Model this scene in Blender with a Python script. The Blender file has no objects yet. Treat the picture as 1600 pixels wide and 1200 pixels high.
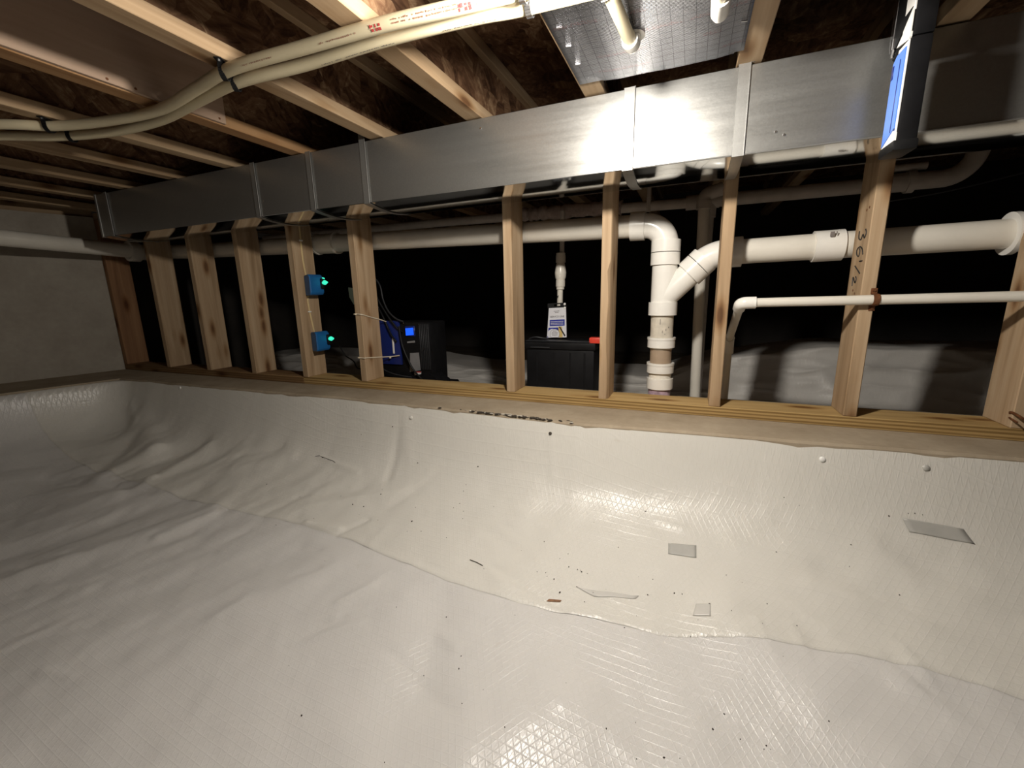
import bpy, bmesh, math, random
import numpy as np
from mathutils import Vector, Matrix
random.seed(7); rng = np.random.default_rng(7)
PI = math.pi
SC = bpy.context.scene
COL = SC.collection

# ------------------------------------------------------------------ camera, world, lights, exposure
cam = bpy.data.cameras.new('camera'); camo = bpy.data.objects.new('camera', cam); COL.objects.link(camo)
YAW, PIT, ROL = math.radians(22.761), math.radians(12.070), math.radians(-1.306)
fw = Vector((-math.sin(YAW)*math.cos(PIT), math.cos(YAW)*math.cos(PIT), -math.sin(PIT)))
rt0 = Vector((math.cos(YAW), math.sin(YAW), 0)); up0 = rt0.cross(fw)
rt = math.cos(ROL)*rt0 + math.sin(ROL)*up0; up = -math.sin(ROL)*rt0 + math.cos(ROL)*up0
CAM = Vector((0, -1.671, 0.9))
M = Matrix((rt, up, -fw)).transposed().to_4x4(); M.translation = CAM
camo.matrix_world = M
cam.sensor_fit = 'HORIZONTAL'; cam.sensor_width = 36.0; cam.lens = 36.0*660.9/1600.0
cam.clip_start = 0.02
SC.camera = camo
w = bpy.data.worlds.new('world'); SC.world = w; w.use_nodes = True
w.node_tree.nodes['Background'].inputs[0].default_value = (0.9, 0.75, 0.6, 1)
w.node_tree.nodes['Background'].inputs[1].default_value = 0.004
def point_light(name, loc, energy, color, radius):
    l = bpy.data.lights.new(name, 'POINT'); l.energy = energy; l.color = color; l.shadow_soft_size = radius
    o = bpy.data.objects.new(name, l); COL.objects.link(o); o.location = loc; return o
LAMP = Vector((-0.22, -0.88, 1.415))
point_light('work_lamp_spill', LAMP, 50, (1.0, 0.935, 0.84), 0.035)
la = bpy.data.lights.new('work_lamp', 'AREA'); la.shape = 'DISK'; la.size = .075; la.energy = 3.6; la.color = (1.0, 0.935, 0.84)
lo_ = bpy.data.objects.new('work_lamp', la); COL.objects.link(lo_); lo_.location = LAMP+Vector((0, 0, -.02)); lo_.rotation_euler = Vector((.05, .30, -1)).to_track_quat('-Z', 'Y').to_euler()
SC.view_settings.view_transform = 'Standard'; SC.view_settings.look = 'None'
SC.view_settings.gamma = 1.0; SC.view_settings.use_curve_mapping = False
SC.view_settings.exposure = 0.0

# ------------------------------------------------------------------ materials
def newmat(name):
    m = bpy.data.materials.new(name); m.use_nodes = True
    nt = m.node_tree; b = nt.nodes['Principled BSDF']
    return m, nt, b
def N(nt, t, **kw):
    n = nt.nodes.new(t)
    for k, v in kw.items():
        if k in n.inputs.keys() and not hasattr(n, k): n.inputs[k].default_value = v
        else: setattr(n, k, v)
    return n
def S(n, k, v): n.inputs[k].default_value = v; return n
def lk(nt, a, b): nt.links.new(a, b)
def ramp(nt, stops):
    r = nt.nodes.new('ShaderNodeValToRGB'); e = r.color_ramp.elements
    while len(e) < len(stops): e.new(0.5)
    for i, (p, c) in enumerate(stops): e[i].position = p; e[i].color = (*c, 1)
    return r
def mth(nt, op, a, b=None, c=None):
    n = nt.nodes.new('ShaderNodeMath'); n.operation = op
    for i, v in enumerate((a, b, c)):
        if v is None: continue
        if isinstance(v, (int, float)): n.inputs[i].default_value = v
        else: nt.links.new(v, n.inputs[i])
    return n.outputs[0]
def mix(nt, f, a, b, mode='MIX'):
    n = nt.nodes.new('ShaderNodeMix'); n.data_type = 'RGBA'; n.blend_type = mode
    for i, v in ((0, f), (6, a), (7, b)):
        if isinstance(v, (int, float)): n.inputs[i].default_value = v
        elif isinstance(v, tuple): n.inputs[i].default_value = (*v, 1)
        else: nt.links.new(v, n.inputs[i])
    return n.outputs[2]
def coords(nt, scale=(1, 1, 1), rnd=True, rot=(0, 0, 0)):
    tc = nt.nodes.new('ShaderNodeTexCoord'); mp = nt.nodes.new('ShaderNodeMapping')
    mp.inputs['Scale'].default_value = scale; mp.inputs['Rotation'].default_value = rot
    src = tc.outputs['Object']
    if rnd:
        oi = nt.nodes.new('ShaderNodeObjectInfo'); ad = nt.nodes.new('ShaderNodeVectorMath'); ad.operation = 'ADD'
        lk(nt, src, ad.inputs[0]); lk(nt, mth(nt, 'MULTIPLY', oi.outputs['Random'], 53.0), ad.inputs[1]); src = ad.outputs[0]
    lk(nt, src, mp.inputs['Vector']); return mp.outputs[0]
def noise(nt, vec, scale, detail=3, rough=.55, dist=0):
    n = nt.nodes.new('ShaderNodeTexNoise'); S(n, 'Scale', scale); S(n, 'Detail', detail); S(n, 'Roughness', rough); S(n, 'Distortion', dist)
    lk(nt, vec, n.inputs['Vector']); return n
def bump(nt, b, h, strength=.3, dist=.002):
    n = nt.nodes.new('ShaderNodeBump'); S(n, 'Strength', strength); S(n, 'Distance', dist)
    lk(nt, h, n.inputs['Height']); lk(nt, n.outputs[0], b.inputs['Normal'])

def plain(name, col, rough=.5, metal=0, var=.12, nscale=20, spec=.5):
    m, nt, b = newmat(name)
    v = coords(nt); n = noise(nt, v, nscale, 4)
    lo = tuple(c*(1-var) for c in col); hi = tuple(min(1, c*(1+var)) for c in col)
    r = ramp(nt, [(.3, lo), (.7, hi)]); lk(nt, n.outputs['Fac'], r.inputs[0]); lk(nt, r.outputs[0], b.inputs['Base Color'])
    S(b, 'Roughness', rough); S(b, 'Metallic', metal); S(b, 'Specular IOR Level', spec)
    return m
def emissive(name, col, strength):
    m, nt, b = newmat(name); b.inputs['Base Color'].default_value = (*[c*.5 for c in col], 1)
    b.inputs['Emission Color'].default_value = (*col, 1); S(b, 'Emission Strength', strength)
    v = coords(nt); n = noise(nt, v, 60, 2); S(b, 'Roughness', .4)
    lk(nt, mix(nt, n.outputs['Fac'], col, tuple(c*.8 for c in col)), b.inputs['Emission Color'])
    return m
def wood(name, axis, lo, mid, hi, gs=16, knots=True, lines=0.0):
    """softwood lumber with the grain running along one local axis"""
    m, nt, b = newmat(name)
    sc = [gs]*3; sc[axis] = .9
    v = coords(nt, tuple(sc)); n = noise(nt, v, 1.0, 5, .6, 1.2)
    r = ramp(nt, [(.28, lo), (.5, mid), (.72, hi)]); lk(nt, n.outputs['Fac'], r.inputs[0]); col = r.outputs[0]
    s2 = [70]*3; s2[axis] = 2.5
    f = noise(nt, coords(nt, tuple(s2)), 1.0, 3, .6, .3)
    col = mix(nt, .35, col, mix(nt, f.outputs['Fac'], (.55, .5, .45), (1.2, 1.2, 1.2)), 'MULTIPLY')
    if lines:
        s3 = [34]*3; s3[axis] = 1.1
        wv = nt.nodes.new('ShaderNodeTexWave'); wv.wave_type = 'BANDS'; wv.bands_direction = 'Z'
        S(wv, 'Scale', .75); S(wv, 'Distortion', 2.6); S(wv, 'Detail', 2.5); S(wv, 'Detail Scale', .7)
        lk(nt, coords(nt, tuple(s3)), wv.inputs['Vector'])
        rr = ramp(nt, [(.35, (.42, .36, .26)), (.6, (1, 1, 1))]); lk(nt, wv.outputs['Fac'], rr.inputs[0])
        col = mix(nt, lines, col, rr.outputs[0], 'MULTIPLY')
    if knots:
        s4 = [12.0]*3; s4[axis] = 4.0
        vo = nt.nodes.new('ShaderNodeTexVoronoi'); S(vo, 'Scale', 1.0); lk(nt, coords(nt, tuple(s4)), vo.inputs['Vector'])
        rk = ramp(nt, [(.09, (.26, .15, .08)), (.16, (.58, .45, .33)), (.24, (.86, .80, .72)), (.33, (1, 1, 1))]); lk(nt, vo.outputs['Distance'], rk.inputs[0])
        col = mix(nt, .9, col, rk.outputs[0], 'MULTIPLY')
    lk(nt, col, b.inputs['Base Color']); S(b, 'Roughness', .72); S(b, 'Specular IOR Level', .25)
    bump(nt, b, f.outputs['Fac'], .25, .001)
    return m
MT = {}
MT['stud'] = wood('stud_lumber', 2, (.30, .20, .112), (.44, .31, .19), (.53, .40, .265))
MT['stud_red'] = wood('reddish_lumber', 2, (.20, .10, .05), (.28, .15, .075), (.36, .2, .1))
MT['plate'] = wood('treated_plate', 0, (.34, .22, .085), (.46, .31, .13), (.54, .38, .18), lines=.75)
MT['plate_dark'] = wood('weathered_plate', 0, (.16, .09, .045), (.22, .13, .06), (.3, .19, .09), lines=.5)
MT['joist'] = wood('joist_lumber', 1, (.31, .205, .115), (.41, .29, .175), (.50, .375, .245))
MT['joist_orange'] = wood('orange_joist_lumber', 1, (.31, .165, .075), (.38, .22, .105), (.45, .28, .145))
MT['plywood'] = wood('pale_plywood', 1, (.38, .265, .19), (.45, .325, .24), (.50, .375, .285), gs=8, knots=False)
def osb():
    m, nt, b = newmat('strand_board')
    v = coords(nt, (1, 1, 1))
    vo = nt.nodes.new('ShaderNodeTexVoronoi'); S(vo, 'Scale', 13.0)
    wn = noise(nt, v, 9, 2, .6)
    ad = nt.nodes.new('ShaderNodeVectorMath'); ad.operation = 'MULTIPLY_ADD'; ad.inputs[1].default_value = (.10,)*3
    lk(nt, wn.outputs['Color'], ad.inputs[0]); lk(nt, v, ad.inputs[2]); lk(nt, ad.outputs[0], vo.inputs['Vector'])
    sep = nt.nodes.new('ShaderNodeSeparateColor'); lk(nt, vo.outputs['Color'], sep.inputs[0])
    cols = []
    for axis, off in (((1, 0, 0), 0), ((0, 0, 1), 3.1)):
        r = nt.nodes.new('ShaderNodeVectorRotate'); r.rotation_type = 'AXIS_ANGLE'; r.inputs['Axis'].default_value = axis
        lk(nt, v, r.inputs['Vector']); lk(nt, mth(nt, 'MULTIPLY_ADD', sep.outputs[0], 2.4, off-1.2), r.inputs['Angle'])
        mp = nt.nodes.new('ShaderNodeMapping'); mp.inputs['Scale'].default_value = (60, 7, 60); lk(nt, r.outputs[0], mp.inputs[0])
        cols.append(noise(nt, mp.outputs[0], 1.0, 4, .6, .4).outputs['Fac'])
    f = mth(nt, 'ADD', mth(nt, 'MULTIPLY', cols[0], .6), mth(nt, 'MULTIPLY', cols[1], .4))
    f = mth(nt, 'ADD', f, mth(nt, 'MULTIPLY_ADD', sep.outputs[1], .20, -.10))
    r = ramp(nt, [(.32, (.055, .026, .014)), (.48, (.15, .078, .042)), (.60, (.24, .14, .078)), (.72, (.42, .29, .17))]); lk(nt, f, r.inputs[0])
    lk(nt, r.outputs[0], b.inputs['Base Color'])
    S(b, 'Roughness', .75); S(b, 'Specular IOR Level', .2); bump(nt, b, f, .6, .002)
    return m
MT['osb'] = osb()
def galvanized(name, base, r0, r1, bs, metal=1.0):
    m, nt, b = newmat(name)
    v = coords(nt, (1, 1, 1))
    vo = nt.nodes.new('ShaderNodeTexVoronoi'); S(vo, 'Scale', 260.0); lk(nt, v, vo.inputs['Vector'])
    sep = nt.nodes.new('ShaderNodeSeparateColor'); lk(nt, vo.outputs['Color'], sep.inputs[0])
    st = noise(nt, coords(nt, (1.2, 5, 26)), 2.0, 4)
    mr = mth(nt, 'ADD', mth(nt, 'MULTIPLY', sep.outputs[0], (r1-r0)*.15), mth(nt, 'MULTIPLY_ADD', st.outputs['Fac'], (r1-r0)*.85, r0))
    lk(nt, mr, b.inputs['Roughness']); S(b, 'Metallic', metal); S(b, 'Specular IOR Level', .3)
    big = noise(nt, coords(nt, (2, 4, 4)), 1.5, 3)
    c = mix(nt, sep.outputs[1], tuple(c*.93 for c in base), base)
    lk(nt, mix(nt, .6, c, mix(nt, big.outputs['Fac'], (.86, .85, .83), (1.1, 1.1, 1.1)), 'MULTIPLY'), b.inputs['Base Color'])
    hn = noise(nt, coords(nt, (2.2, 4, 4)), 1.0, 1)
    bump(nt, b, mth(nt, 'MULTIPLY', hn.outputs['Fac'], 9.0), bs, .0006)
    return m
MT['duct'] = galvanized('galvanized_sheet', (.325, .325, .315), .25, .44, .26, .80)
MT['strap'] = galvanized('strap_steel', (.34, .34, .33), .32, .44, .3, .70)
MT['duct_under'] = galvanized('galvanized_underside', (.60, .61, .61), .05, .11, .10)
def concrete(name, lo, hi, sc=6, rough=.9, bs=.4):
    m, nt, b = newmat(name)
    v = coords(nt, rnd=False); n = noise(nt, v, sc, 6, .65); n2 = noise(nt, v, sc*9, 4)
    r = ramp(nt, [(.3, lo), (.7, hi)]); lk(nt, n.outputs['Fac'], r.inputs[0])
    lk(nt, mix(nt, .35, r.outputs[0], mix(nt, n2.outputs['Fac'], (.6,)*3, (1.25,)*3), 'MULTIPLY'), b.inputs['Base Color'])
    S(b, 'Roughness', rough); S(b, 'Specular IOR Level', .2); bump(nt, b, n2.outputs['Fac'], bs, .002)
    return m
MT['ledge'] = concrete('ledge_concrete', (.29, .23, .16), (.41, .34, .25), 5)
MT['concrete'] = concrete('wall_concrete', (.34, .30, .25), (.44, .40, .34), 4)
MT['concrete_far'] = concrete('far_concrete_darkened', (.028, .025, .023), (.045, .04, .036), 3)  # colour darkened so the space behind the studs stays in deep shade
MT['concrete_mid'] = concrete('low_bounce_concrete', (.13, .115, .095), (.19, .17, .145), 4)  # colour darkened to cut bounce light from the unseen walls
MT['soil'] = concrete('soil', (.05, .04, .03), (.1, .08, .06), 8)
def liner(name, base, rough):
    m, nt, b = newmat(name)
    tc = nt.nodes.new('ShaderNodeTexCoord'); sx = nt.nodes.new('ShaderNodeSeparateXYZ'); lk(nt, tc.outputs['Object'], sx.inputs[0])
    x, y = sx.outputs[0], sx.outputs[1]
    def rib(a, bb, per):
        t = mth(nt, 'ADD', mth(nt, 'MULTIPLY', x, a), mth(nt, 'MULTIPLY', y, bb))
        s = mth(nt, 'ABSOLUTE', mth(nt, 'SINE', mth(nt, 'MULTIPLY', t, PI/per)))
        return mth(nt, 'POWER', mth(nt, 'SUBTRACT', 1.0, s), 5.0)
    h = mth(nt, 'ADD', mth(nt, 'MAXIMUM', mth(nt, 'MAXIMUM', rib(.86, .51, .0145), rib(-.80, .60, .0145)), rib(.05, 1.0, .019)), mth(nt, 'MULTIPLY', rib(.95, -.31, .0062), .35))
    big = noise(nt, tc.outputs['Object'], 2.2, 3, .5)
    n2 = noise(nt, tc.outputs['Object'], 22, 4, .6)
    n3 = noise(nt, tc.outputs['Object'], 7, 3, .6, .6)
    hh = mth(nt, 'ADD', mth(nt, 'MULTIPLY', h, .32), mth(nt, 'ADD', mth(nt, 'MULTIPLY', n2.outputs['Fac'], .8), mth(nt, 'MULTIPLY', n3.outputs['Fac'], 3.0)))
    bump(nt, b, hh, .65, .0016)
    d = tuple(c*.93 for c in base)
    c = mix(nt, big.outputs['Fac'], d, base)
    # rubbed-in soil smudges
    sm = noise(nt, tc.outputs['Object'], 9, 5, .7, .5)
    rs = ramp(nt, [(.66, (1, 1, 1)), (.80, (.84, .80, .74))]); lk(nt, sm.outputs['Fac'], rs.inputs[0])
    lk(nt, mix(nt, .8, c, rs.outputs[0], 'MULTIPLY'), b.inputs['Base Color'])
    S(b, 'Roughness', rough); S(b, 'Specular IOR Level', .42)
    return m
MT['liner_low'] = liner('white_liner_lower', (.68, .66, .635), .30)
MT['liner_up'] = liner('white_liner_upper', (.71, .685, .63), .30)
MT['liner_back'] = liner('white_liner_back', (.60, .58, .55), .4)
MT['pvc'] = plain('white_pvc', (.74, .70, .62), .28, var=.05, nscale=9)
MT['pvc_fit'] = plain('pvc_fitting', (.80, .78, .73), .22, var=.03)
MT['pvc_dirty'] = plain('scuffed_pvc', (.60, .55, .46), .4, var=.15, nscale=30)
MT['pvc_tan'] = plain('tan_pipe', (.36, .27, .19), .5, var=.1)
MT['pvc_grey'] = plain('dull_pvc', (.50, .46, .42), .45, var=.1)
MT['primer'] = plain('purple_primer', (.42, .30, .36), .5, var=.4, nscale=40)
MT['cpvc'] = plain('cream_cpvc', (.66, .58, .40), .36, var=.05, nscale=7)
MT['black'] = plain('black_plastic', (.007, .007, .008), .55, var=.3, spec=.18)
MT['black_gloss'] = plain('black_rubber', (.007, .007, .0075), .5, var=.3, spec=.25)
MT['charcoal'] = plain('charcoal_plastic', (.022, .023, .026), .5, var=.25)
MT['blue_box'] = plain('blue_pvc', (.012, .12, .34), .45, var=.1)
MT['navy'] = plain('navy_panel', (.008, .02, .15), .4, var=.1)
MT['lightblue'] = plain('bright_blue_panel', (.10, .24, .80), .4, var=.05)
MT['white'] = plain('white_plastic', (.80, .79, .76), .4, var=.03)
MT['paper'] = plain('paper', (.72, .72, .76), .6, var=.03)
MT['paper_blue'] = plain('print_blue', (.012, .025, .30), .5, var=.1)
MT['paper_yellow'] = plain('print_ochre', (.62, .45, .16), .5, var=.1)
MT['ink'] = plain('black_ink', (.02, .018, .016), .6, var=.2)
MT['ink_grey'] = plain('grey_ink', (.16, .14, .13), .6, var=.2)
MT['ink_red'] = plain('red_ink', (.45, .05, .05), .6, var=.2)
MT['ink_brown'] = plain('faded_red_print', (.34, .17, .12), .6, var=.3)
MT['red'] = plain('red_cap', (.75, .06, .035), .4, var=.08)
MT['rust'] = plain('rusty_steel', (.17, .065, .025), .65, .35, var=.4, nscale=60)
MT['chrome'] = plain('bright_steel', (.7, .7, .72), .22, 1.0, var=.05)
MT['nm'] = plain('cream_cable', (.66, .50, .26), .5, var=.06)
MT['tie'] = plain('nylon_tie', (.75, .66, .5), .4, var=.05)
MT['grey_label'] = plain('grey_label', (.22, .22, .23), .5, var=.1)
MT['foam'] = plain('lumpy_foam', (.36, .29, .26), .85, var=.25, nscale=35)
MT['note'] = plain('pale_green_note', (.36, .44, .36), .6, var=.05)
MT['tape'] = plain('grey_tape', (.44, .43, .40), .35, var=.06)
MT['tape_faint'] = plain('pale_tape', (.58, .56, .52), .32, var=.05)
MT['stain'] = plain('brown_stain', (.20, .10, .05), .8, var=.4, nscale=60)
MT['crumb'] = plain('soil_crumb', (.05, .04, .03), .9, var=.4, nscale=60)
MT['crumb_light'] = plain('liner_shreds', (.48, .44, .37), .7, var=.2, nscale=60)
MT['green_led'] = emissive('green_led', (.05, .85, .55), 1.1)
MT['lcd'] = emissive('blue_lcd', (.01, .10, 1.0), 1.3)
def foil():
    m, nt, b = newmat('printed_foil')
    tc = nt.nodes.new('ShaderNodeTexCoord'); sx = nt.nodes.new('ShaderNodeSeparateXYZ'); lk(nt, tc.outputs['UV'], sx.inputs[0])
    x, y = sx.outputs[0], sx.outputs[1]
    def line(c, per, wd):
        f = mth(nt, 'FRACT', mth(nt, 'DIVIDE', c, per)); return mth(nt, 'LESS_THAN', f, wd)
    g = mth(nt, 'MAXIMUM', line(x, .0254, .045), line(y, .0254, .045))
    # rows of illegible reddish print
    nz = noise(nt, tc.outputs['UV'], 260, 2); row = line(mth(nt, 'ADD', y, .012), .0762, .16)
    blk = noise(nt, tc.outputs['UV'], 9, 1)
    t = mth(nt, 'MULTIPLY', mth(nt, 'MULTIPLY', mth(nt, 'GREATER_THAN', nz.outputs['Fac'], .53), row), mth(nt, 'GREATER_THAN', blk.outputs['Fac'], .48))
    c = mix(nt, mth(nt, 'MULTIPLY', g, .9), (.21, .215, .245), (.02, .02, .03))
    c = mix(nt, mth(nt, 'MULTIPLY', t, .6), c, (.25, .08, .09))
    lk(nt, c, b.inputs['Base Color']); S(b, 'Metallic', .95); S(b, 'Roughness', .25)
    rb = mth(nt, 'SINE', mth(nt, 'MULTIPLY', y, 2*PI/.0042)); n2 = noise(nt, tc.outputs['UV'], 14, 3)
    bump(nt, b, mth(nt, 'ADD', mth(nt, 'MULTIPLY', rb, .35), mth(nt, 'MULTIPLY', n2.outputs['Fac'], 3.5)), .5, .0014)
    return m
MT['foil'] = foil()

# ------------------------------------------------------------------ geometry helpers
WL = {}
class MB:
    def __init__(self): self.v = []; self.f = []; self.uv = None
    def add(self, vs, fs):
        o = len(self.v); self.v += [tuple(p) for p in vs]; self.f += [tuple(i+o for i in f) for f in fs]; return self
    def box(self, a, b, bev=0.0, R=None, seg=1):
        """box between corners a and b, optionally bevelled and turned about its centre"""
        a, b = Vector(a), Vector(b); c = (a+b)/2; s = Vector((abs(b[i]-a[i]) for i in range(3)))
        bm = bmesh.new(); bmesh.ops.create_cube(bm, size=1.0)
        for v in bm.verts: v.co = Vector((v.co.x*s.x, v.co.y*s.y, v.co.z*s.z))
        if bev > 0: bmesh.ops.bevel(bm, geom=list(bm.edges), offset=min(bev, min(s)*.45), segments=seg, affect='EDGES', profile=.6)
        bm.verts.index_update()
        vs = [(R @ v.co if R else v.co) + c for v in bm.verts]; fs = [[v.index for v in f.verts] for f in bm.faces]
        bm.free(); return self.add(vs, fs)
    def tube(self, pts, r, n=14, cap=True, flat=None):
        pts = [Vector(p) for p in pts]; k = len(pts)
        rs = r if isinstance(r, (list, tuple)) else [r]*k
        tan = [(pts[min(i+1, k-1)]-pts[max(i-1, 0)]).normalized() for i in range(k)]
        ref = Vector((0, 0, 1)) if abs(tan[0].z) < .9 else Vector((0, 1, 0))
        u = (ref - tan[0]*ref.dot(tan[0])).normalized(); vs = []; fs = []
        for i in range(k):
            u = (u - tan[i]*u.dot(tan[i])).normalized(); w_ = tan[i].cross(u)
            for j in range(n):
                a = 2*PI*j/n; vs.append(pts[i] + u*math.cos(a)*rs[i]*(flat or 1) + w_*math.sin(a)*rs[i])
        for i in range(k-1):
            for j in range(n): fs.append((i*n+j, i*n+(j+1) % n, (i+1)*n+(j+1) % n, (i+1)*n+j))
        if cap: fs.append(tuple(range(n-1, -1, -1))); fs.append(tuple((k-1)*n+j for j in range(n)))
        return self.add(vs, fs)
    def ring(self, p, d, ro, ri, h, n=28):
        """open collar: outer wall, inner wall and two annular lips"""
        p, d = Vector(p), Vector(d).normalized()
        ref = Vector((0, 0, 1)) if abs(d.z) < .9 else Vector((0, 1, 0)); u = (ref-d*ref.dot(d)).normalized(); w_ = d.cross(u); vs = []
        for off, r in ((0, ri), (0, ro), (h, ro), (h, ri)):
            for j in range(n): a = 2*PI*j/n; vs.append(p+d*off+(u*math.cos(a)+w_*math.sin(a))*r)
        fs = [(q*n+j, q*n+(j+1) % n, ((q+1) % 4)*n+(j+1) % n, ((q+1) % 4)*n+j) for q in range(4) for j in range(n)]
        return self.add(vs, fs)
    def quad(self, a, b, c, d): return self.add([a, b, c, d], [(0, 1, 2, 3)])
    def prism(self, poly, d):
        """polygon (list of 3D points) extruded by the vector d"""
        n = len(poly); d = Vector(d); vs = [Vector(p) for p in poly]+[Vector(p)+d for p in poly]
        fs = [tuple(range(n-1, -1, -1)), tuple(range(n, 2*n))]+[(i, (i+1) % n, n+(i+1) % n, n+i) for i in range(n)]
        return self.add(vs, fs)
    def build(self, name, mat, parent=None, origin=None, smooth=True, ang=40):
        me = bpy.data.meshes.new(name)
        if parent is not None: org = WL[parent.name]
        elif origin is not None: org = Vector(origin)
        else:
            a = np.array(self.v); org = Vector(((a[:, 0].min()+a[:, 0].max())/2, (a[:, 1].min()+a[:, 1].max())/2, a[:, 2].min()))
        vs = [(p[0]-org.x, p[1]-org.y, p[2]-org.z) for p in self.v]
        me.from_pydata(vs, [], self.f); me.update()
        if self.uv:
            uvl = me.uv_layers.new(name='UVMap')
            for l in me.loops: uvl.data[l.index].uv = self.uv[l.vertex_index]
        me.materials.append(MT[mat] if isinstance(mat, str) else mat)
        bm = bmesh.new(); bm.from_mesh(me); bmesh.ops.recalc_face_normals(bm, faces=bm.faces); bm.to_mesh(me); bm.free()
        if smooth:
            me.polygons.foreach_set('use_smooth', [True]*len(me.polygons)); me.set_sharp_from_angle(angle=math.radians(ang))
        o = bpy.data.objects.new(name, me); COL.objects.link(o)
        if parent is None: o.location = org
        else: o.parent = parent
        WL[o.name] = org
        return o
def tag(o, label=None, cat=None, group=None, kind=None):
    for k, v in (('label', label), ('category', cat), ('group', group), ('kind', kind)):
        if v: o[k] = v
    return o
def thing(name, label, cat, loc, group=None):
    o = bpy.data.objects.new(name, None); COL.objects.link(o); o.location = loc; WL[o.name] = Vector(loc); o.empty_display_size = .05
    return tag(o, label, cat, group)
def struct(o): o['kind'] = 'structure'; return o
def spline(pts, sub=8):
    P = [Vector(p) for p in pts]; out = []
    for i in range(len(P)-1):
        p0, p1, p2, p3 = P[max(i-1, 0)], P[i], P[i+1], P[min(i+2, len(P)-1)]
        for s in range(sub):
            t = s/sub; out.append(.5*((2*p1)+(p2-p0)*t+(2*p0-5*p1+4*p2-p3)*t*t+(3*p1-p0-3*p2+p3)*t**3))
    return out+[P[-1]]
def arc(p, a, b, r, n=10):
    """fillet of radius r at corner p between directions towards a and b"""
    p = Vector(p); da = (Vector(a)-p).normalized(); db = (Vector(b)-p).normalized()
    th = da.angle(db); t = r/math.tan(th/2); c = p+(da+db).normalized()*(r/math.sin(th/2))
    s, e = p+da*t-c, p+db*t-c; out = []
    for i in range(n+1):
        q = s.lerp(e, i/n); 
        om = s.angle(e); out.append(c+(s*math.sin((1-i/n)*om)+e*math.sin(i/n*om))/math.sin(om))
    return out

# ------------------------------------------------------------------ the setting: soil, ledges, walls, ceiling
XE = [-3.6, -3.23, -2.25, -1.51, -.81, -.35, .067, .32, .63, .85, 3]
YE = [-.225, -.222, -.208, -.187, -.211, -.235, -.206, -.198, -.18, -.167, -.17]
def y_edge(x): return np.interp(x, XE, YE)
def dist_edge(x, y):
    d1 = y_edge(x)-y; d2 = (x+3.25-.25*(y+.22))*.97; k = .12
    h = np.clip(.5+.5*(d2-d1)/k, 0, 1)
    return np.maximum(d2*(1-h)+d1*h-k*h*(1-h), 0)
def base_z(x, y): d = dist_edge(x, y); return -.075+.2*np.exp(-d/.05)+.30*np.exp(-d/.55)
def vnoise(x, y, seed=0):
    def h(i, j): 
        s = np.sin(i*127.1+j*311.7+seed*74.7)*43758.5453; return s-np.floor(s)
    i, j = np.floor(x), np.floor(y); u, v = x-i, y-j; u = u*u*(3-2*u); v = v*v*(3-2*v)
    return (h(i, j)*(1-u)+h(i+1, j)*u)*(1-v)+(h(i, j+1)*(1-u)+h(i+1, j+1)*u)*v - .5
def fbm(x, y, seed=0, o=4):
    s = 0; a = 1
    for k in range(o): s = s+a*vnoise(x*2**k, y*2**k, seed+k*13); a *= .5
    return s
# folds pressed into the sheets, two of them shaped to catch lamp glints: (x0,y0, x1,y1, half width, height)
FOLDS = [(-2.12, -1.18, -1.77, -.68, .05, .014), (-2.35, -1.13, -2.0, -.60, .07, -.018), (-1.48, -1.38, -1.29, -1.21, .05, .004),
 (-1.82, -.85, -1.73, -.70, .025, .010), (-2.33, -.72, -2.25, -.40, .05, .018), (-2.55, -.60, -2.35, -.36, .05, -.016),
 (-2.95, -.30, -2.55, -.46, .06, .028), (-2.55, -.46, -2.62, -.66, .06, .022), (-2.85, -.42, -2.75, -.62, .06, -.02), (-3.1, -.27, -2.95, -.33, .02, .014),
 (-2.46, -.66, -2.30, -.60, .015, .010), (-2.40, -.70, -2.2, -.66, .015, -.006),
 (-1.75, -1.25, -1.25, -.75, .07, -.007), (-1.22, -1.01, -1.03, -.77, .05, .004), (-1.0, -1.15, -.85, -.8, .06, .004),
 (-.61, -.78, -.52, -1.0, .07, -.007), (-.52, -1.0, -.46, -1.2, .07, -.007), (-.74, -.82, -.66, -1.15, .07, .004), (-.52, -1.27, -.22, -.95, .085, .020),
 (-1.29, -.63, -1.14, -.62, .016, .010), (-1.13, -.216, -1.06, -.28, .03, .006), (-1.15, -.23, -1.12, -.36, .02, -.008), (-1.54, -.316, -1.28, -.36, .014, .004),
 (-1.36, -.55, -1.02, -.40, .03, .006), (-1.46, -.52, -1.2, -.42, .02, -.005), (.26, -.257, .56, -.305, .03, .006), (.56, -.305, .84, -.40, .03, -.008), (.39, -.40, .80, -.53, .035, -.008), (.35, -.46, .73, -.50, .03, .005),
 (.50, -.57, .53, -.62, .014, .004), (.47, -.60, .52, -.65, .010, -.004), (.56, -.66, .9, -.72, .04, -.008), (.20, -.60, .23, -.68, .010, .003), (.28, -.58, .30, -.66, .010, .0035),
 (-.45, -.238, -.42, -.30, .012, .005), (-.28, -1.30, .25, -1.02, .02, .005), (-3.1, -.95, -2.4, -.75, .06, .016), (-3.0, -1.3, -2.2, -1.35, .07, -.014), (-2.9, -.76, -2.35, -.66, .035, -.012), (-1.9, -1.6, -1.3, -1.5, .06, .010),
 (-1.95, -.45, -1.7, -.33, .03, .008), (-2.0, -.38, -1.8, -.30, .02, -.006), (.14, -.60, .40, -.84, .08, .018), (.1, -.85, .3, -1.0, .05, -.005)]
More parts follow.
